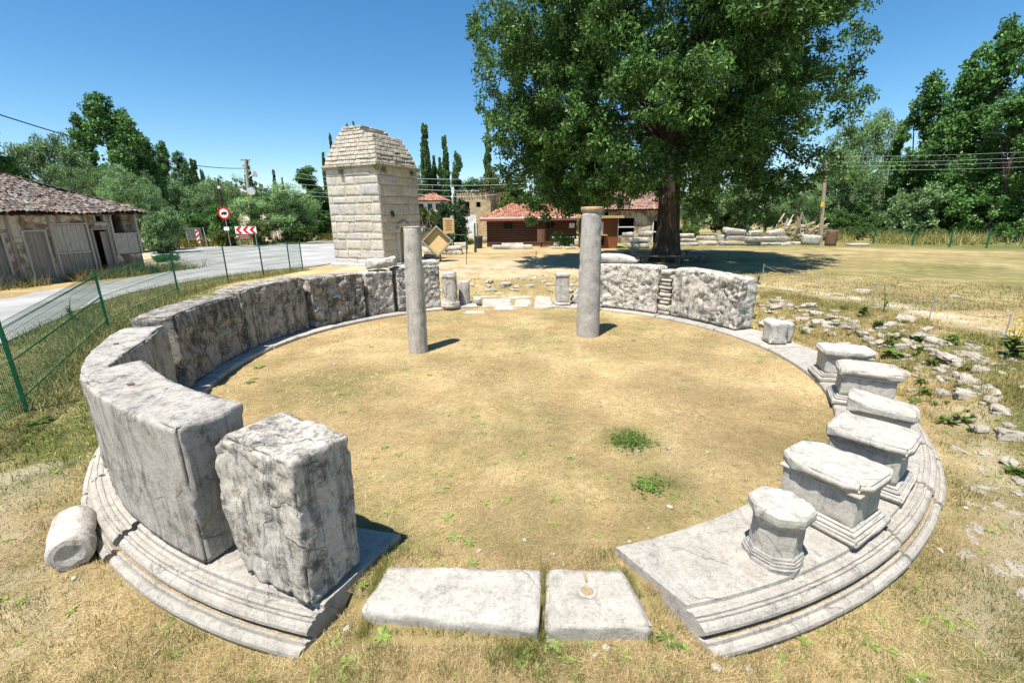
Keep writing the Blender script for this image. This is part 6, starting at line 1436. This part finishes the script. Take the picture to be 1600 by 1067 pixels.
def weed(label, u, v, z, n, L, W, cA, cB, seed, rise=.6, stalk=0., flower=False, spread_=0.):
    p = G(u, v, z); zz = zs(p[0], p[1]); t = thing('weed_plant', label, 'plant', (p[0], p[1], zz), 'leafy weeds'); V, F, C = rosette(n, L, W, cA, cB, seed, rise, stalk, spread_)
    me = np_mesh('leaves', V, F, C); o = place('leaves', me, M_GRASS, t)
    if stalk:
        r = np.random.default_rng(seed + 5); mb = MB()
        for k in range(5 if flower else 2): a = r.uniform(0, 6.3); mb.tube([(0, 0, 0), (.05 * math.cos(a), .05 * math.sin(a), stalk * .6), (.16 * math.cos(a), .16 * math.sin(a), stalk * r.uniform(.85, 1.15))], [.012, .009, .004], 5)
        place('stem', np_mesh('stem', np.concatenate(mb.V), mb.F), simple('weed_stem', (.13, .15, .04), .8, .2, 5, bs=0), t)
        if flower:
            n_ = 50; P = r.normal(0, .11, (n_, 3)) * [1, 1, 1.3] + [0, 0, stalk * .92]; V, F, C = crown(P, np.full(n_, .03), 3, .035, .03, (.55, .42, .02), (.75, .6, .04), seed + 6); fl_ = place('flowers', np_mesh('flowers', V, F, C), M_GRASS, t); fl_['kind'] = 'stuff'
    return t
LG, DG = (.16, .24, .05), (.05, .10, .02)
weed('large broad leaved weed with yellow flowers on the far right bank', 1570, 585, .1, 46, .38, .10, DG, (.17, .23, .05), 601, .9, .65, True)
weed('bushy green weed among stones below the rope', 1345, 505, .3, 60, .22, .07, DG, LG, 602, .9, .4); weed('tall stalked weed right of the bushy one', 1378, 500, .3, 30, .2, .05, DG, LG, 603, .8, .75); weed('broad bright leaved weed behind the farthest altar', 1320, 525, .1, 22, .30, .10, LG, (.24, .30, .08), 604, .7)
weed('green leafy weed behind the second altar', 1392, 562, .1, 30, .32, .09, DG, LG, 605, .9, .2); weed('light green weed on the bank top by the wall end', 1184, 447, .42, 40, .18, .06, LG, (.3, .36, .14), 606, .8, .55); weed('low leafy weed between stones halfway up the right bank', 1432, 548, .2, 34, .2, .06, DG, LG, 631, .8, .15); weed('dark weed just below the second rope post', 1368, 528, .2, 40, .2, .06, DG, LG, 632, .9, .25); weed('yellow green weed low on the bank behind the small white stone', 1255, 520, .1, 26, .2, .06, LG, (.3, .34, .1), 633, .8, .1); weed('dark sprawling weed at the right edge of the picture', 1590, 730, -.1, 40, .22, .06, DG, LG, 634, .6, .1)
weed('small rosette weed right of the broken altar', 1432, 618, 0, 14, .2, .05, LG, DG, 607, .8)
weed('larger green patch of feathery weed in the grass circle', 985, 690, 0, 420, .11, .016, DG, LG, 608, 1.2, .08, False, .15); weed('smaller green weed patch nearer in the grass circle', 1014, 762, 0, 170, .10, .02, DG, LG, 609, 1.1, .05, False, .09)
weed('pale leaf rosette before the long threshold slab', 598, 1003, -.15, 14, .10, .035, LG, (.3, .36, .12), 610, .6); weed('grey green rosette below the slab joint', 862, 1010, -.15, 12, .09, .035, (.18, .24, .10), (.3, .34, .16), 611, .6); weed('grey green rosette below the socket slab', 915, 1012, -.15, 14, .09, .035, (.18, .24, .10), (.3, .34, .16), 612, .6)
weed('leafy sprig at the right podium corner', 1045, 1010, -.15, 16, .12, .035, LG, DG, 613, .8); weed('light green weed at the back left of grass circle', 405, 574, 0, 26, .16, .04, LG, (.3, .36, .1), 614, .7); weed('small weed just in front of the back left one', 392, 598, 0, 16, .12, .035, LG, DG, 615, .7); weed('single tuft in the grass before the threshold', 732, 848, 0, 16, .09, .02, LG, (.3, .34, .1), 616, .9)
weed('broad leaved weed in the left corner by the fence post', 62, 660, -.2, 26, .22, .08, LG, DG, 617, .5); weed('leafy shrub like weed right of the near fence post', 115, 515, -.1, 60, .2, .08, LG, (.26, .32, .08), 618, .8, .7)
n = 420; q = []
while len(q) < n:
    d0 = math.exp(gr.uniform(math.log(2.6), math.log(14))); t0 = gr.uniform(-.95, .95); xx, yy = d0 * math.sin(t0), d0 * math.cos(t0)
    if blocked(np.array([xx]), np.array([yy]))[0]: continue
    if gr.random() > green(np.array([xx]), np.array([yy]))[0] * (1.3 if math.hypot(xx - CX, yy - CY) > 6.5 else .55): continue
    q.append((xx, yy, zs(xx, yy)))
V, F, C = [], [], []; off = 0; protos = [rosette(9, .075, .026, LG, (.28, .33, .09), 620 + k, .6) for k in range(5)]
for k, p in enumerate(q):
    v_, f_, c_ = protos[k % 5]; s_ = gr.uniform(.5, 1.3); V.append(v_ @ rz(gr.uniform(0, 6.3)).T * s_ + np.array(p)); F.append(f_ + off); C.append(c_); off += len(v_)
tag(place('small_weeds', np_mesh('small_weeds', np.concatenate(V), np.concatenate(F), np.concatenate(C)), M_GRASS), 'scattered small green weeds in the dry grass', 'weeds', kind='stuff')

# plants rooted in the tower's cornice and a scatter of pale chips in the grass
for k, (x, y, zz, r_) in enumerate([(1.3, -.12, ZE - .1, .16), (3.9, -.1, ZE + .02, .2), (TW + .1, .5, ZE - .12, .2), (TW + .1, 3.2, ZE - .1, .22), (2.8, .45, ZE + .9, .12), (1.5, .25, ZE + .35, .12), (2.5, .6, ZE + 1.5, .14), (TW + .05, 1.0, 3.6, .14), (TW - .2, .4, ZE + .3, .12)]):
    p = tpt(x, y, zz); V, F, C = crown(np.array([p + np.array([0, 0, -.1 * j]) for j in range(3)]), np.full(3, r_), 34, .14, .05, (.07, .10, .025), (.22, .24, .07), 700 + k); tf = build('tuft', V, F, M_LEAF, tower, False, C); tf['kind'] = 'stuff'
pr_ = np.random.default_rng(41); V = []; F = []; off = 0
for k in range(110):
    d0 = math.exp(pr_.uniform(math.log(2.8), math.log(15))); t0 = pr_.uniform(-.9, .9); xx, yy = d0 * math.sin(t0), d0 * math.cos(t0)
    if blocked(np.array([xx]), np.array([yy]))[0]: continue
    v_, f_ = rbox((1, 1, 1), .4, .3, .2, 2, 800 + k, .1, 2); sz_ = pr_.uniform(.02, .06); V.append(((v_ - .5) * np.array([sz_ * 1.4, sz_, sz_ * .6])) @ rz(pr_.uniform(0, 6)).T + [xx, yy, zs(xx, yy) + sz_ * .15]); F.append(f_ + off); off += len(v_)
tag(place('stone_chips', np_mesh('stone_chips', np.concatenate(V), np.concatenate(F)), M_RUBBLE), 'small pale stone chips scattered in the dry grass', 'stone chips', kind='stuff')

# leafy green weeds all over the stony bank (uncountable at this size)
wr_ = np.random.default_rng(55); V, F, C = [], [], []; off = 0; protos = [rosette(14, .2, .055, DG, LG, 640 + k, .9, .12) for k in range(5)]
for k in range(190):
    a = wr_.uniform(-30, 30); r_ = wr_.normal(9.3, .75); xx, yy = pol2(r_, a)
    if r_ < 8.05 or vnoise(np.array([[xx * .9, yy * .9, 4.]]), 9)[0] < .45: continue
    v_, f_, c_ = protos[k % 5]; s_ = wr_.uniform(.35, 1.1); V.append(v_ @ rz(wr_.uniform(0, 6.3)).T * s_ + [xx, yy, zs(xx, yy)]); F.append(f_ + off); C.append(c_ * wr_.uniform(.75, 1.2)); off += len(v_)
tag(place('bank_weeds', np_mesh('bank_weeds', np.concatenate(V), np.concatenate(F), np.concatenate(C)), M_GRASS), 'green leafy weeds sprouting all over the stony right bank', 'weeds', kind='stuff')
